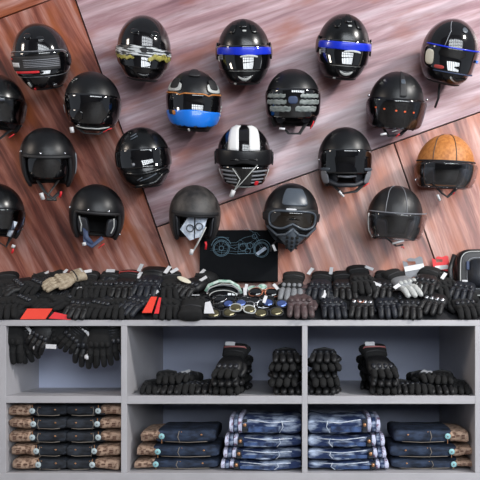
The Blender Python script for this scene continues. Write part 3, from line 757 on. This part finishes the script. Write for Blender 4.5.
# under layer, then front row, back row     (kind, px, t, lift, phi, label, tags)
T1 = (.02, .09, .054, 30); T2 = (-.03, .095, .054, -50); T3 = (.045, .05, .048, 60); T4 = (0, .02, .054, 15)
rows = [
 ('textile', 8, .100, .004, 10, 'black textile glove at the front left corner of the counter, fingers down', ()),
 ('textileR', 30, .140, .006, -38, 'black glove with white tag lying aslant above the long orange card', (T2,)),
 ('textile', 58, .140, .006, -52, 'black fabric glove lying almost sideways between the two red front cards', (T1,)),
 ('leather', 84, .100, .002, -12, 'black leather glove right of the crimson front card, fingers to the edge', ((.02, .09, .052, 10),)),
 ('textileR', 105, .100, .002, -22, 'black ribbed glove with slanting pale seams in the front row', ((.01, .10, .054, 0),)),
 ('textile', 122, .100, .004, 4, 'black fabric glove in the front row left of the glossy long-fingered one', ()),
 ('navy', 140, .110, .012, -30, 'glossy blue-black leather glove whose fingers sweep down to the left', (T3,)),
 ('textile', 168, .095, .004, 4, 'plain black knitted glove right of the orange-red upright card', (T2,)),
 ('textile', 194, .095, .004, 180, 'black glove lying cuff forward, left of the eyewear', ((.0, -.05, .04, 10),)),
 ('brown', 300, .102, .012, 2, 'dark brown leather glove in the front row, the only brown one', ((.064, .085, .044, 75),)),
 ('navy', 332, .102, .004, 5, 'blue-black leather glove in the front row right of the brown one', ((-.03, .03, .052, 70),)),
 ('studs', 362, .102, .006, -6, 'black glove with shiny knuckles and a wire loop in the front row', (T2,)),
 ('navyR', 386, .102, .006, 8, 'dark navy glove in the front row below the grey-armoured glove', ()),
 ('leather', 409, .098, .004, -6, 'black leather glove in the front row, left neighbour of the stud-knuckled one', (T4,)),
 ('studs', 435, .112, .016, -24, 'black glove with four bright knuckle studs in front of the red hang card', ()),
 ('textileR', 462, .100, .004, 12, 'black textile glove in the front right corner of the counter', ((.0, .09, .054, 20),)),
 # back row
 ('textile', 6, .235, .030, 14, 'black glove with worn brown cuff in the back row at the left edge', ()),
 ('leather', 25, .240, .036, -50, 'black glove lying flat in the back row with a white tag on its cuff', ((.0, .10, .044, 70),)),
 ('textileR', 44, .238, .042, -40, 'black glove in the back row just left of the pale tan glove', ((.02, .10, .046, 90),)),
 ('textile', 86, .228, .036, 6, 'black fabric glove in the back row right of the pale tan glove', ((.0, .085, .052, 10),)),
 ('textileR', 106, .230, .036, -4, 'black glove with a white tag on its cuff, left of the red-piped glove', ((0, .09, .052, 0),)),
 ('red', 126, .228, .040, 0, 'black glove with a thin red piping across its cuff', ((.05, .07, .036, 70),)),
 ('wide', 150, .235, .046, -6, 'large blue-black gauntlet with a wide square cuff in the back row', ((.06, .07, .05, 70),(-.06, .08, .05, 80))),
 ('textile', 172, .225, .036, 12, 'black glove in the back row left of the cream oval card', (T1,)),
 ('leatherR', 194, .228, .040, -34, 'black glove with two white tags in the back row beside the motorcycle board', ((-.02, .08, .046, 80), (.03, .03, .044, 60))),
 ('greyf', 292, .222, .034, -4, 'black glove with light grey fingers in the back row', ()),
 ('navyR', 320, .222, .036, -8, 'blue-black glove with white tag between the grey-fingered glove and the next', ((-.055, .09, .050, 65),)),
 ('leather', 344, .226, .036, 2, 'black leather glove with piped cuff in the back row, white tag at its left', ((-.052, .095, .052, 80),)),
 ('textile', 361, .245, .058, 6, 'black bulky glove standing highest in the back row', ((.05, .08, .04, -30),)),
 ('leatherR', 382, .222, .040, -14, 'black glove in the back row left of the grey-armoured glove', ((-.02, -.04, .04, -20),)),
 ('armour', 404, .205, .058, 28, 'glove with pale grey armour panels, below the grey hang card', ((-.06, -.03, .03, 20),)),
 ('leather', 425, .225, .060, -20, 'black leather glove hiding the foot of the grey hang card', ()),
 ('textile', 444, .232, .040, 8, 'black glove directly below the red hang card', ((.0, .02, .052, 50), )),
 ('navyR', 463, .205, .036, -22, 'black glove in front of the zipped black bag', ((-.02, .09, .046, 70),)),
 # lower layer glimpsed between the rows
 ('textile', 19, .165, .002, 60, 'black glove buried in the pile near its left end', ()),
 ('textileR', 70, .165, .010, 80, 'black glove lying crosswise under the pale tan glove', ()),
 ('textile', 97, .175, .000, 85, 'black glove lying crosswise between the two rows, left of the red-piped one', ()),
 ('textileR', 135, .170, .000, -80, 'black glove lying crosswise under the large gauntlet', ()),
 ('textile', 182, .165, .000, 85, 'black glove lying crosswise under the cream oval card', ()),
 ('textile', 315, .165, .000, 88, 'black glove lying crosswise behind the brown one', ()),
 ('textileR', 352, .165, .000, -88, 'black glove lying crosswise behind the wire-looped one', ()),
 ('leather', 395, .165, .000, 85, 'black glove lying crosswise under the grey-armoured one', ()),
 ('textile', 449, .165, .000, -75, 'black glove lying crosswise behind the stud-knuckled one', ()),
]
for k_, px, t, lift, phi, lab, tg in rows:
    glove(k_, lab, slope(px, t, lift), srot(phi), 'motorcycle gloves on the counter', tg, 1.12 if k_ in ('brown', 'wide') else 1.04)
glove('tan', 'pale tan glove lying diagonally on top of the black ones at left', slope(64, .205, .082), srot(-56, 6), None, ((.0, .10, .044, 0),), .85)
# wire loop hung on the front glove
wl = thing('wire_loop', 'thin pale wire loop lying on a front-row black glove', 'wire', slope(361, .05, .058), srot(0), me=M().tube([(.014 * cos(t), .03 + .024 * sin(t) if sin(t) < 0 else .03, 0.0) for t in [pi + pi * i / 12 for i in range(13)]], .0016, 6).mesh('wire_loop', K['rose']))

# coloured cards
def card(name, label, cat, px, t, lift, poly, mk, phi=0, extra=0, th=.003):
    m = M(); n = len(poly)
    m.add([(x, y, 0) for x, y in poly] + [(x, y, th) for x, y in poly], [tuple(range(n - 1, -1, -1)), tuple(range(n, 2 * n))] + [(i, (i + 1) % n, n + (i + 1) % n, n + i) for i in range(n)], False)
    return thing(name, label, cat, slope(px, t, lift), srot(phi, extra), me=m.mesh(name, K[mk]))
card('packing_card', 'long orange-red card at the front edge below the tagged gloves', 'card', 34, -.006, .006, [(-.06, 0), (.05, 0), (.075, .05), (-.035, .05)], 'orange', 0, 42)
card('packing_card', 'flat crimson card at the front edge right of the orange one', 'card', 60, -.006, .006, [(-.05, 0), (.045, 0), (.052, .018), (-.03, .032)], 'redcard', -4, 42)
card('packing_card', 'tall orange-red card standing between front-row gloves', 'card', 149, .0, .034, [(-.03, 0), (.012, 0), (.026, .085), (.0, .085)], 'orange', 0, 30)
card('packing_card', 'narrow bright red card right of the tall orange-red one', 'card', 157, .0, .030, [(-.012, 0), (.008, 0), (.010, .085), (-.0, .085)], 'redcard', 0, 30)
ov = M().ell((0, 0, 0), (.040, .014, .0025), 20, 6)
thing('oval_card', 'cream oval card lying on the black gloves', 'card', slope(184, .215, .098), srot(-32, 20), me=ov.mesh('oval_card', K['cream']))

def hang_card(px, py, y, w_, h_, label, mk, lean, ztxt, band):
    p = P(px, py, y); m = M(); k = 14
    outer = [(-w_ / 2, -h_ / 2), (w_ / 2, -h_ / 2), (w_ / 2, h_ * .3), (w_ * .36, h_ / 2), (-w_ * .3, h_ / 2), (-w_ / 2, h_ * .34)]
    # a card with a hooked slot: body plus two horns around the opening
    body = [(-w_ / 2, -h_ / 2), (w_ / 2, -h_ / 2), (w_ / 2, h_ * .12), (-w_ / 2, h_ * .12)]
    m.prism(body, -.0015, .0015)
    m.prism([(-w_ / 2, h_ * .12), (-w_ * .28, h_ * .12), (-w_ * .28, h_ * .30), (-w_ / 2, h_ * .42)], -.0015, .0015)
    m.prism([(w_ * .12, h_ * .12), (w_ / 2, h_ * .12), (w_ / 2, h_ * .42), (w_ * .38, h_ / 2), (w_ * .12, h_ * .42)], -.0015, .0015)
    m.prism([(-w_ * .22, h_ * .34), (w_ * .12, h_ * .28), (w_ * .12, h_ * .42), (-w_ * .10, h_ * .5), (-w_ * .26, h_ * .46)], -.0015, .0015)
    o = thing('hang_card', label, 'card', p, (R(lean), 0, R(0)))
    obj('card_board', m, mk, o)
    obj(band, M().box((0, -.003, ztxt), (w_ * .8 if mk == 'redcard' else w_ * .98, .002, h_ * .26)), 'white', o)
    return o
hang_card(414, 267, .265, .095, .095, 'grey hang card with hook slot and white stripe behind the gloves', 'grey', -14, -.004, 'white_stripe').rotation_euler.y = R(-10)
hang_card(441, 264, .28, .078, .078, 'red hang card with hook slot and white label above the gloves', 'redcard', -12, -.018, 'white_label').rotation_euler.y = R(-6)

# black zipped bag at the right
bg = thing('zip_bag', 'black bag with silver zips at the right end of the counter', 'bag', P(478, 274, .235))
m = M(); rings = []
for yy, ins in ((-.05, .02), (-.045, .006), (-.02, 0), (.04, 0), (.055, .012)):
    f = lambda v: math.copysign(abs(v) ** .45, v)
    rings.append([((.105 - ins) * f(cos(2 * pi * i / 32)), yy, (.115 - ins) * f(sin(2 * pi * i / 32))) for i in range(32)])
m.loft(rings); obj('bag_body', m, 'bleather', bg)
for q, mk in ((.010, 'silver'), (.040, 'grey')):
    f = lambda v: math.copysign(abs(v) ** .45, v)
    obj('zip', M().tube([((.103 - q) * f(cos(2 * pi * i / 40)), -.048 - .004 * (q > .02), (.112 - q) * f(sin(2 * pi * i / 40))) for i in range(40)], .0028, 5, closed=True), mk, bg)
m = M(); f = lambda v: math.copysign(abs(v) ** .5, v)
m.loft([[((.060) * f(cos(2 * pi * i / 24)), yy, (.066) * f(sin(2 * pi * i / 24))) for i in range(24)] for yy in (-.062, -.045)]); obj('front_pocket', m, 'gl_navy', bg)
obj('side_clasp', M().box((-.062, -.062, .035), (.014, .008, .040), bev=.002), 'padblue', bg); obj('white_label', M().box((-.075, -.058, -.048), (.026, .006, .034), bev=.001), 'tag', bg)
m = M().tube([(-.11, 0, .09), (-.135, -.02, .02), (-.125, -.03, -.09)], .012, 8, flat=.5); obj('carry_strap', m, 'bleather', bg)

# motorcycle board
bx = thing('motorcycle_board', 'black board with a pale line drawing of a motorcycle, leaning on the wood wall', 'board', P(239, 256, .285), (R(-6), 0, 0))
kx = S0 * (D + .285) / D
obj('board', M().box((0, 0, 0), (78 * kx, .022, 52 * kx), bev=.002), 'box', bx)
ink = M()
def ln(pts, r=.0011): ink.tube([((x - 239) * kx, -.0118, (256 - y) * kx) for x, y in pts], r, 5, flat=.5)
def circ(cx, cy, rx, ry=None, a0=0, a1=360, r=.0011): 
    ry = ry or rx; ln([(cx + rx * cos(R(a0 + (a1 - a0) * i / 28)), cy + ry * sin(R(a0 + (a1 - a0) * i / 28))) for i in range(29)], r)
for q in (8.2, 7.0, 2.2): circ(221.5, 248.5, q)
for q in (7.4, 6.4, 1.8): circ(261.5, 250, q, q * 1.05)
for a in range(0, 360, 40): ln([(221.5 + 2.2 * cos(R(a)), 248.5 + 2.2 * sin(R(a))), (221.5 + 7 * cos(R(a + 10)), 248.5 + 7 * sin(R(a + 10)))], .0005)
circ(221.5, 248, 10, 10.5, 190, 340, .0014); circ(262, 250, 9, 10, 205, 350, .0014)
ln([(210, 249), (222, 251), (236, 252), (248, 252)]); ln([(210, 250.5), (222, 253), (236, 254.5), (250, 254)]); ln([(218, 240), (214, 237), (222, 237), (229, 238), (227, 241)], .0013)
ln([(228, 243), (236, 243), (244, 238), (252, 236), (256, 239), (250, 243), (240, 245), (228, 246)], .0014); ln([(240, 240), (246, 244), (250, 250)])
circ(243, 247.5, 3.6); circ(250, 246, 3.0); circ(248, 251.5, 2.6); ln([(239, 243), (238, 254), (254, 254), (254, 243)])
for q in range(5): ln([(240 + q * 2.4, 243), (241 + q * 2.4, 247)], .0006)
ln([(253, 234), (257, 241), (262, 250)], .0014); ln([(255, 233), (259, 241), (264, 249)], .0012); ln([(249, 230), (253, 232), (247, 228), (244, 230)], .0012); circ(254.5, 236.5, 2.2); ln([(252, 232), (257, 233), (260, 236)], .0014)
ln([(229, 247), (234, 249), (238, 247)]); ln([(222, 243), (228, 246), (236, 250)])
obj('motorcycle_drawing', ink, 'ink', bx)
m = M(); m.prism([((x - 239) * kx, (256 - y) * kx) for x, y in ((256, 253.5), (265, 247), (267, 249.5), (258, 256))], -.0135, -.0115)
obj('pale_patch', m, 'paper', bx)

# ------------------------------------------------------------------ eyewear
def glasses(label, loc, rot, frame, lens, w_=.068, sz=1.0, wire=False, strap_=None, group=None, tag_=False):
    o = thing('sunglasses', label, 'sunglasses', loc, rot, group); o.scale = (sz,) * 3
    f = lambda v: math.copysign(abs(v) ** .8, v)
    for s in (-1, 1):
        pts = [(s * (.034 + .028 * f(cos(2 * pi * i / 24)) * (1 - .12 * sin(2 * pi * i / 24))), .020 * f(sin(2 * pi * i / 24)), .024 - .010 * abs(s * (.034 + .028 * cos(2 * pi * i / 24))) / .06) for i in range(24)]
        obj('rim', M().tube(pts, .0018 if wire else .0035, 6, closed=True), frame, o)
        obj('lens', M().ell((s * .034, 0, .0195), (.0265, .0188, .0035), 20, 6), lens, o)
        obj('temple', M().tube([(s * .061, .006, .016), (s * .064, .010, .004), (s * .03, .014, .003), (-s * .03, .010 + .004 * s, .003)], .0016 if wire else .0032, 6), frame, o)
    obj('bridge', M().tube([(-.008, .006, .022), (0, .009, .025), (.008, .006, .022)], .002 if wire else .0035, 6), frame, o)
    if tag_: 
        t = link('paper_tag', tagm, o, 'white paper tag'); t.location = (-.05, .01, .03); t.rotation_euler = (R(10), 0, R(80))
    return o
grp = 'sunglasses on the counter'
gi = [
 (222, .020, .004, 4, 'rubber', 'gold', False, 'gold-lensed black sunglasses at the front edge, left of the pair of front ones', 1.0),
 (243, .030, .022, -8, 'silver', 'gold', False, 'silver-framed sunglasses with gold lenses in the front, middle', .9),
 (269, .022, .006, 6, 'rubber', 'gold', False, 'black-framed sunglasses with brownish lenses at the front edge beside the brown glove', 1.0),
 (216, .085, .006, -6, 'gloss', 'visor', False, 'glossy black sunglasses in the left middle of the eyewear pile', 1.0),
 (235, .080, .024, 3, 'gloss', 'bluelens', False, 'black sunglasses with small blue-white lenses, centre of the eyewear pile', .82),
 (256, .085, .012, 8, 'steel', 'visor', False, 'dark sunglasses with glint-bright frame between the two blue-lensed pairs', 1.0),  # bright frame colour stands in for glints on the eyewear
 (275, .080, .024, -5, 'rubber', 'bluelens', False, 'black sunglasses with blue lenses next to the brown glove', .9),
 (213, .145, .004, 10, 'gloss', 'visor', False, 'black wraparound sunglasses under the goggle strap', 1.05),
 (238, .150, .004, -4, 'gloss', 'visor', False, 'black sunglasses right of the goggles, in the back of the pile', 1.0),
 (262, .150, .004, 4, 'gloss', 'visor', False, 'black sunglasses below the rose-gold wire frames', 1.0),
 (264, .200, .020, -2, 'rose', 'visor', True, 'thin rose-gold wire sunglasses in front of the motorcycle board', 1.1),
 (257, .225, .034, 10, 'silver', 'green', True, 'silver wire glasses with greenish lenses on top of the rose-gold ones', .75),
]
for px, t, lift, phi, fr, le, wi, lab, sz in gi:
    glasses(lab, slope(px, t, lift + .012), srot(phi, 38), fr, le, sz=sz, wire=wi, group=grp, tag_=(px == 275))
gg = thing('goggles', 'black riding goggles with arched green and white strap below the motorcycle board', 'goggles', slope(224, .200, .030), srot(0, 48))
f = lambda v: math.copysign(abs(v) ** .7, v)
gg_r = [(.078 * f(cos(2 * pi * i / 36)), .036 * f(sin(2 * pi * i / 36)) - (.010 * math.exp(-(cos(2 * pi * i / 36) * 4) ** 2) * (-1 if i > 18 else 0)), .03 - .014 * abs(cos(2 * pi * i / 36)) ** 2) for i in range(36)]
obj('goggle_frame', M().tube(gg_r, .008, 8, closed=True), 'gloss', gg)
obj('goggle_lens', M().ell((0, 0, .022), (.074, .034, .010), 28, 8), 'visor', gg)
obj('goggle_strap', M().tube([(-.082, .006, .03), (-.066, .034, .036), (-.02, .052, .040), (.03, .050, .040), (.066, .030, .036), (.084, -.004, .03)], .0075, 8, flat=.6), 'green', gg)
for q in range(3):
    obj('strap_coil', M().tube([((.074 - .012 * q) * cos(pi * i / 14), -.006 + (.038 - .011 * q) * sin(pi * i / 14) - .012 * q, .040 - .003 * q) for i in range(15)], .0024, 6), ('grey', 'silver', 'dgrey')[q], gg)
obj('strap_edge', M().tube([(-.076, -.002, .036), (-.060, .020, .042), (-.01, .036, .046), (.04, .034, .044), (.074, .012, .038)], .0028, 6), 'silver', gg)
for i, (px, t, l, a, lab) in enumerate(((246, .205, .040, 80, 'white swing tag at the left end of the rose-gold frames, upper'), (245, .165, .040, 95, 'white swing tag left of the rose-gold frames, lower'), (276, .205, .044, -50, 'white swing tag at the right end of the rose-gold frames'))):
    thing('swing_tag', lab, 'tag', slope(px, t, l + .022), srot(a, 50), me=M().box((0, 0, 0), (.036, .014, .003)).mesh('swing_tag', K['tag']))
thing('folded_paper', 'pale grey folded paper at the counter edge left of the sunglasses', 'paper', slope(209, .0, .032), srot(0, 50), me=M().prism([(-.022, 0), (.024, 0), (.004, .055), (-.018, .05)], -.002, .002, Matrix.Rotation(R(-90), 4, 'X')).mesh('folded_paper', K['tag']))

# ------------------------------------------------------------------ cubby gloves
def flat(px, y, z, phi=0, tilt=0, roll=0):
    return (V(((px - VX) * S0 * (D + y) / D, y, z)), Matrix.Rotation(R(phi), 3, 'Z') @ Matrix.Rotation(R(tilt), 3, 'X') @ Matrix.Rotation(R(roll), 3, 'Y'))
def put(kind, label, px, y, z, phi=0, tilt=0, group=None, tags=(), sc_=1.0, roll=0):
    l, rr = flat(px, y, z, phi, tilt, roll); return glove(kind, label, l, rr, group, tags, sc_)
for s, cell in ((1, 'left'), (-1, 'right')):
    X = (lambda p: p) if s == 1 else (lambda p: 609.5 - p)
    G = 'gloves laid in the upper %s cubby' % ('middle' if s == 1 else 'right')
    nm = 'middle' if s == 1 else 'right'
    far = 'outer' 
    lay = [('textile', 153, .14, 0, 8 * s, 0, 'flat black glove farthest from the centre divider in the upper %s cubby'),
           ('leather', 172, .13, 0, -4 * s, 0, 'flat black glove second from the outer end of the upper %s cubby'),
           ('textileR', 190, .13, 0, 4 * s, 0, 'flat black glove third from the outer end of the upper %s cubby'),
           ('leatherR', 206, .14, 0, -6 * s, 0, 'flat black glove beside the upright one in the upper %s cubby'),
           ('textile', 168, .16, .042, 12 * s, 0, 'black glove lying on top of the flat ones in the upper %s cubby, farther out'),
           ('textileR', 184, .19, .040, -14 * s, -3, 'black glove with white tag on top of the flat ones in the upper %s cubby')]
    for k_, px, y, z, phi, ti, lab in lay:
        put(k_, lab % nm, X(px), y, ZM + z + .001, phi, ti, G, ((0, .02, .046, 40), (.01, -.01, .044, 10)) if '%s cubby' in lab and 'white tag' in lab else ())
    # the short pile with the propped glove
    for q in range(3):
        put(('textile', 'leather')[q % 2], ('lowest', 'middle', 'top')[q] + ' flat black glove of the short pile under the propped glove, upper %s cubby' % nm, X(228 + (q - 1) * .8), .125, ZM + .001 + q * .036, (4 - 5 * q) * s, 0, 'short glove piles in the upper cubbies', (), 1.1)
    for q in range(4):
        put(('leather', 'textile')[q % 2], ('lowest', 'second', 'third', 'top')[q] + ' black glove of the pile behind the propped glove, upper %s cubby' % nm, X(238), .36, ZM + .001 + q * .036, (6 - 5 * q) * s, 0, 'rear glove piles in the upper cubbies')
    o = put('pinkpipe', 'black glove with pink piping propped on the short pile in the upper %s cubby' % nm, X(231), .135, ZM + .100, -14 * s, 36, None, ((-.02, .10, .052, 0),), 1.16)
    # the tall pile against the divider
    for q in range(5):
        put(('leather', 'textileR', 'leatherR', 'textile', 'leather')[q], ('bottom', 'second lowest', 'middle', 'second highest', 'top')[q] + ' black glove of the tall pile by the centre divider, upper %s cubby' % nm, X(285.5 + (0, .8, -.6, .4, .3)[q]), .135 + (0, -.012, .006, -.008, .01)[q], ZM + .001 + q * .0345, (6, -7, 4, -9, 3)[q] * s, 0, 'tall glove piles beside the centre divider', (), (1.12, 1.14, 1.10, 1.12, 1.14)[q])
# hanging gloves in the upper left cubby
rod = thing('hanging_rail', 'thin dark rail under the top board of the upper left cubby', 'rail', me=M().tube([P(5.9, 328.6, .06), P(120.9, 328.6, .06)], .004, 8).mesh('hanging_rail', K['rubber']))
def bead_chain(parent, pts):
    m = M()
    for a, b in zip(pts, pts[1:]):
        for i in range(3):
            p = V(a).lerp(V(b), i / 3); m.ell(p, (.0075, .0075, .0075), 8, 5)
    m.ell(pts[-1], (.012, .012, .012), 8, 5)
    obj('bead_chain', m, 'tag', parent, 'white bead chain')
hang = [('textile', 14, 5, .075, 'black glove hung in the left corner of the upper left cubby', 1.15), ('textileR', 27, -8, .10, 'black glove with white beads hung second from the left in the upper left cubby', 1.15),
        ('leather', 44, 30, .07, 'black glove hung slanting, left of the middle of the upper left cubby', .95), ('textile', 60, 80, .08, 'black glove hung sideways in the middle of the upper left cubby', .95),
        ('textileR', 76, 40, .075, 'black glove hung slanting, right of the middle of the upper left cubby', .95), ('leather', 90, 8, .10, 'black glove with white beads hung second from the right in the upper left cubby', 1.2),
        ('textile', 102, 0, .075, 'black glove beside the beaded one hung in the right part of the upper left cubby', 1.15), ('textileR', 113, -5, .085, 'black glove hung in the right corner of the upper left cubby', 1.1)]
for k_, px, ro, y, lab, sz in hang:
    zz = {14: 337, 27: 338, 44: 333, 60: 332, 76: 334, 90: 341, 102: 340, 113: 337}[px]
    p = P(px, zz, y)
    E = Matrix.Rotation(R(ro), 3, 'Y') @ Matrix.Rotation(R(86), 3, 'X')
    o = glove(k_, lab, p, E, 'gloves hung in the upper left cubby', (), sz * .92)
    if 'white beads' in lab:
        pts = [(.025, .04, .05), (.038, .02, .052), (.035, -.01, .05), (.048, -.05, .045)] if px < 60 else [(-.03, .05, .05), (.0, .03, .052), (.020, .01, .052), (.028, -.03, .045), (.012, -.065, .045)]
        bead_chain(o, pts)
thing('swing_tag', 'white rectangular swing tag hanging among the gloves of the upper left cubby', 'tag', P(51, 346.5, .02), (0, R(3), 0), me=M().box((0, 0, 0), (.046, .003, .019)).mesh('swing_tag', K['tag']))

# ------------------------------------------------------------------ jeans
def jeans_body(xa, xb, th, depth, seed, sag, groove=.010, name='folded_legs', mk='denim', rough=.006, endr=.5):
    nu = max(8, int(abs(xb - xa) / .008)); n = 26; rings = []
    for i in range(nu + 1):
        u = i / nu; x = xa + (xb - xa) * u
        e = 1 - .55 * max(0, 1 - min(u, 1 - u) / .06) ** 2 * endr
        ring = []
        for j in range(n):
            a = 2 * pi * j / n
            f = lambda v: math.copysign(abs(v) ** .55, v)
            yy = depth / 2 - depth / 2 * f(cos(a)) * (1 - .02 * (1 - e)); zz = th / 2 * f(sin(a)) * e
            nz = noise.noise(V((x * 14 + seed * 7.3, yy * 6, zz * 30 + seed))) 
            if cos(a) > .25: yy += groove * math.exp(-(zz / (th * .10)) ** 2) + nz * rough * 1.3
            zz += nz * rough * .5
            ring.append((x, yy, th / 2 + zz + sag(u)))
        rings.append(ring)
    return M().loft(rings)
def jeans(label, x0, x1, z, th, y, s, style, seed, patchw, group, sagk=.004, bt='button'):
    """x0 = outer (waistband) end, x1 = other end, s = +1 when the waistband end is on the left"""
    o = thing('folded_jeans', label, 'jeans', (x0, y, z), (0, 0, 0), group)
    L = abs(x1 - x0); dp = .30
    X = lambda v: v * s
    sag = lambda u: -sagk * sin(pi * u) + sagk
    sg0 = lambda u: 0 + sagk
    if style == 'light':
        hw = .019
        for q in range(3):
            xa = X(q * (hw + .001)); xb = X(q * (hw + .001) + hw)
            b = jeans_body(xa, xb, th * (1.0 + .04 * q), dp - .01 * (2 - q), seed + q, sg0, .002, mk='hem', endr=1.2)
            bo = obj('turn_up', b, 'hem' if q != 1 else 'denimlight', o); bo.location.y = .004 * (2 - q)
        st = X(3 * hw + .002)
        b = jeans_body(st, X(L), th, dp, seed + 9, sag, .012, rough=.012); obj('folded_legs', b, 'denimlight', o)
        obj('placket', M().box((st + X(.012), -.001, th * .5 + sagk), (.022, .008, th * .78), bev=.003), 'denim', o)
        obj('button', M().ell((st + X(.012), -.007, th * .56 + sagk), (.0075, .004, .0085), 12, 6), 'copper', o)
        k = M(); xa = st + X(.03)
        k.tube([(xa, -.001, th * .86 + sagk), (xa + X(L * .30), -.003, th * .72), (xa + X(L * .62), -.001, th * .84)], .0022, 5)
        obj('pocket_seam', k, 'paper', o)
        pz = M(); pz.box((xa + X(L * .20), .000, th * .34 + .001), (L * .42, .006, th * .32), bev=.002)
        obj('pocket_panel', pz, 'denimdarkfade', o)
        obj('seam', M().tube([(xa + X(L * .45), -.003, th * .86), (xa + X(L * .47), -.005, th * .5), (xa + X(L * .42), -.003, th * .15)], .0018, 5), 'paper', o)
    else:
        mk = 'denim' if style == 'dark' else 'denimblue'
        b = jeans_body(X(patchw * .8), X(L), th, dp, seed + 9, sag, .008, rough=.007); obj('folded_legs', b, mk, o)
        b = jeans_body(X(0), X(patchw), th * (.96 if style == 'dark' else .86), dp * .9, seed + 3, lambda u: sagk + .002 + (.004 * (u - .5) * (-1 if seed % 2 else 1)), .002, rough=.010, endr=.2)
        po = obj('leather_patch', b, 'patch', o); po.location.y = -.006
        ik = M()
        for q, (a, c) in enumerate(((.22, .74), (.22, .58), (.5, .74), (.74, .66))):
            ik.box((X(patchw * (a + .1)), -.012, th * (c - .22) + sagk + .003), (patchw * .16, .004, th * .12))
        pi_ = obj('embossed_print', ik, 'patchink', po)
        bxp = X(patchw + .010)
        obj('waist_button', M().ell((bxp, -.008, th * .5 + sagk), (.0135, .004, .0135), 16, 6), bt, o)
        obj('button_eyelet', M().ell((bxp, -.012, th * .5 + sagk), (.004, .002, .004), 8, 5), 'grey', o)
        obj('button_tab', M().box((bxp + X(.0), -.004, th * (.82 if style == 'dark' else .16) + sagk), (.004, .003, th * .3), bev=.001), 'copper', o)
        k = M(); k.tube([(bxp + X(.015), -.001, th * .16 + sagk * .6), (bxp + X(L * .35), -.001, th * .14), (X(L * .9), -.001, th * .20)], .0016, 5); obj('stitching', k, 'stitch', o)
        obj('seam', M().tube([(X(L * .52), -.001, th * .9), (X(L * .50), -.004, th * .5), (X(L * .53), -.001, th * .1)], .0018, 5), 'stitch', o)
        obj('rivet', M().ell((X(L * .82), -.002, th * .62 + sagk * .5), (.005, .003, .004), 8, 5), 'copper', o)
        obj('rivet', M().ell((X(L * .55), -.002, th * .82 + sagk * .3), (.003, .002, .002), 8, 5), 'copper', o)
    return o
ordn = ['topmost', 'second', 'third', 'fourth', 'lowest']
# lower left cubby: five pairs on each side
rows5 = [(404.5, 417.5, 6.5, 28), (417.5, 431, 7, 29), (431, 444.5, 6.5, 28), (444.5, 458.5, 9.5, 32), (458.5, 472, 10, 34)]
for side_ in (1, -1):
    for i, (ya, yb, pa, pb) in enumerate(rows5):
        m_ = (lambda p: p) if side_ == 1 else (lambda p: 127 - p)
        z0_ = zs(yb + .8); th = (yb - ya) * S0 * .93
        jeans('%s dark jeans with brown patch in the %s-hand stack, lower left cubby' % (ordn[i] if i != 0 else 'topmost', 'left' if side_ == 1 else 'right'),
              xs(m_(pa)), xs(m_(63.2)), z0_, th, .030, side_, 'dark', i + (10 if side_ < 0 else 0), (pb - pa) * S0, 'dark folded jeans in the lower left cubby', .003)
rows3 = [(429, 446, 138, 157, 213), (446, 460.5, 134, 153, 217), (460.5, 472, 131.5, 151, 216)]
rowsL = [(417, 436, 228, 1), (436, 449.5, 223.5, 2), (449.5, 461.5, 222, 3), (461.5, 472, 219.5, 4)]
for side_ in (1, -1):
    m_ = (lambda p: p) if side_ == 1 else (lambda p: 609.5 - p)
    nm = 'middle' if side_ == 1 else 'right'
    for i, (ya, yb, pa, pb, pe) in enumerate(rows3):
        jeans('%s indigo jeans with brown patch and teal button in the lower %s cubby' % (('topmost', 'second', 'lowest')[i], nm), xs(m_(pa)), xs(m_(pe)), zs(yb + .8), (yb - ya) * S0 * .9, .06, side_, 'indigo', i + 30 * side_, (pb - pa) * S0, 'indigo folded jeans in the lower cubbies', .004, 'tbutton')
    for i, (ya, yb, pa, sd) in enumerate(rowsL):
        jeans('%s washed light blue jeans against the centre divider in the lower %s cubby' % (('topmost', 'second', 'third', 'lowest')[i], nm), xs(m_(pa)), xs(301.4 if side_ == 1 else 308.1), zs(yb + .8), (yb - ya) * S0 * .93, .035, side_, 'light', sd + 50 * side_, 0, 'washed folded jeans beside the centre divider', .004)
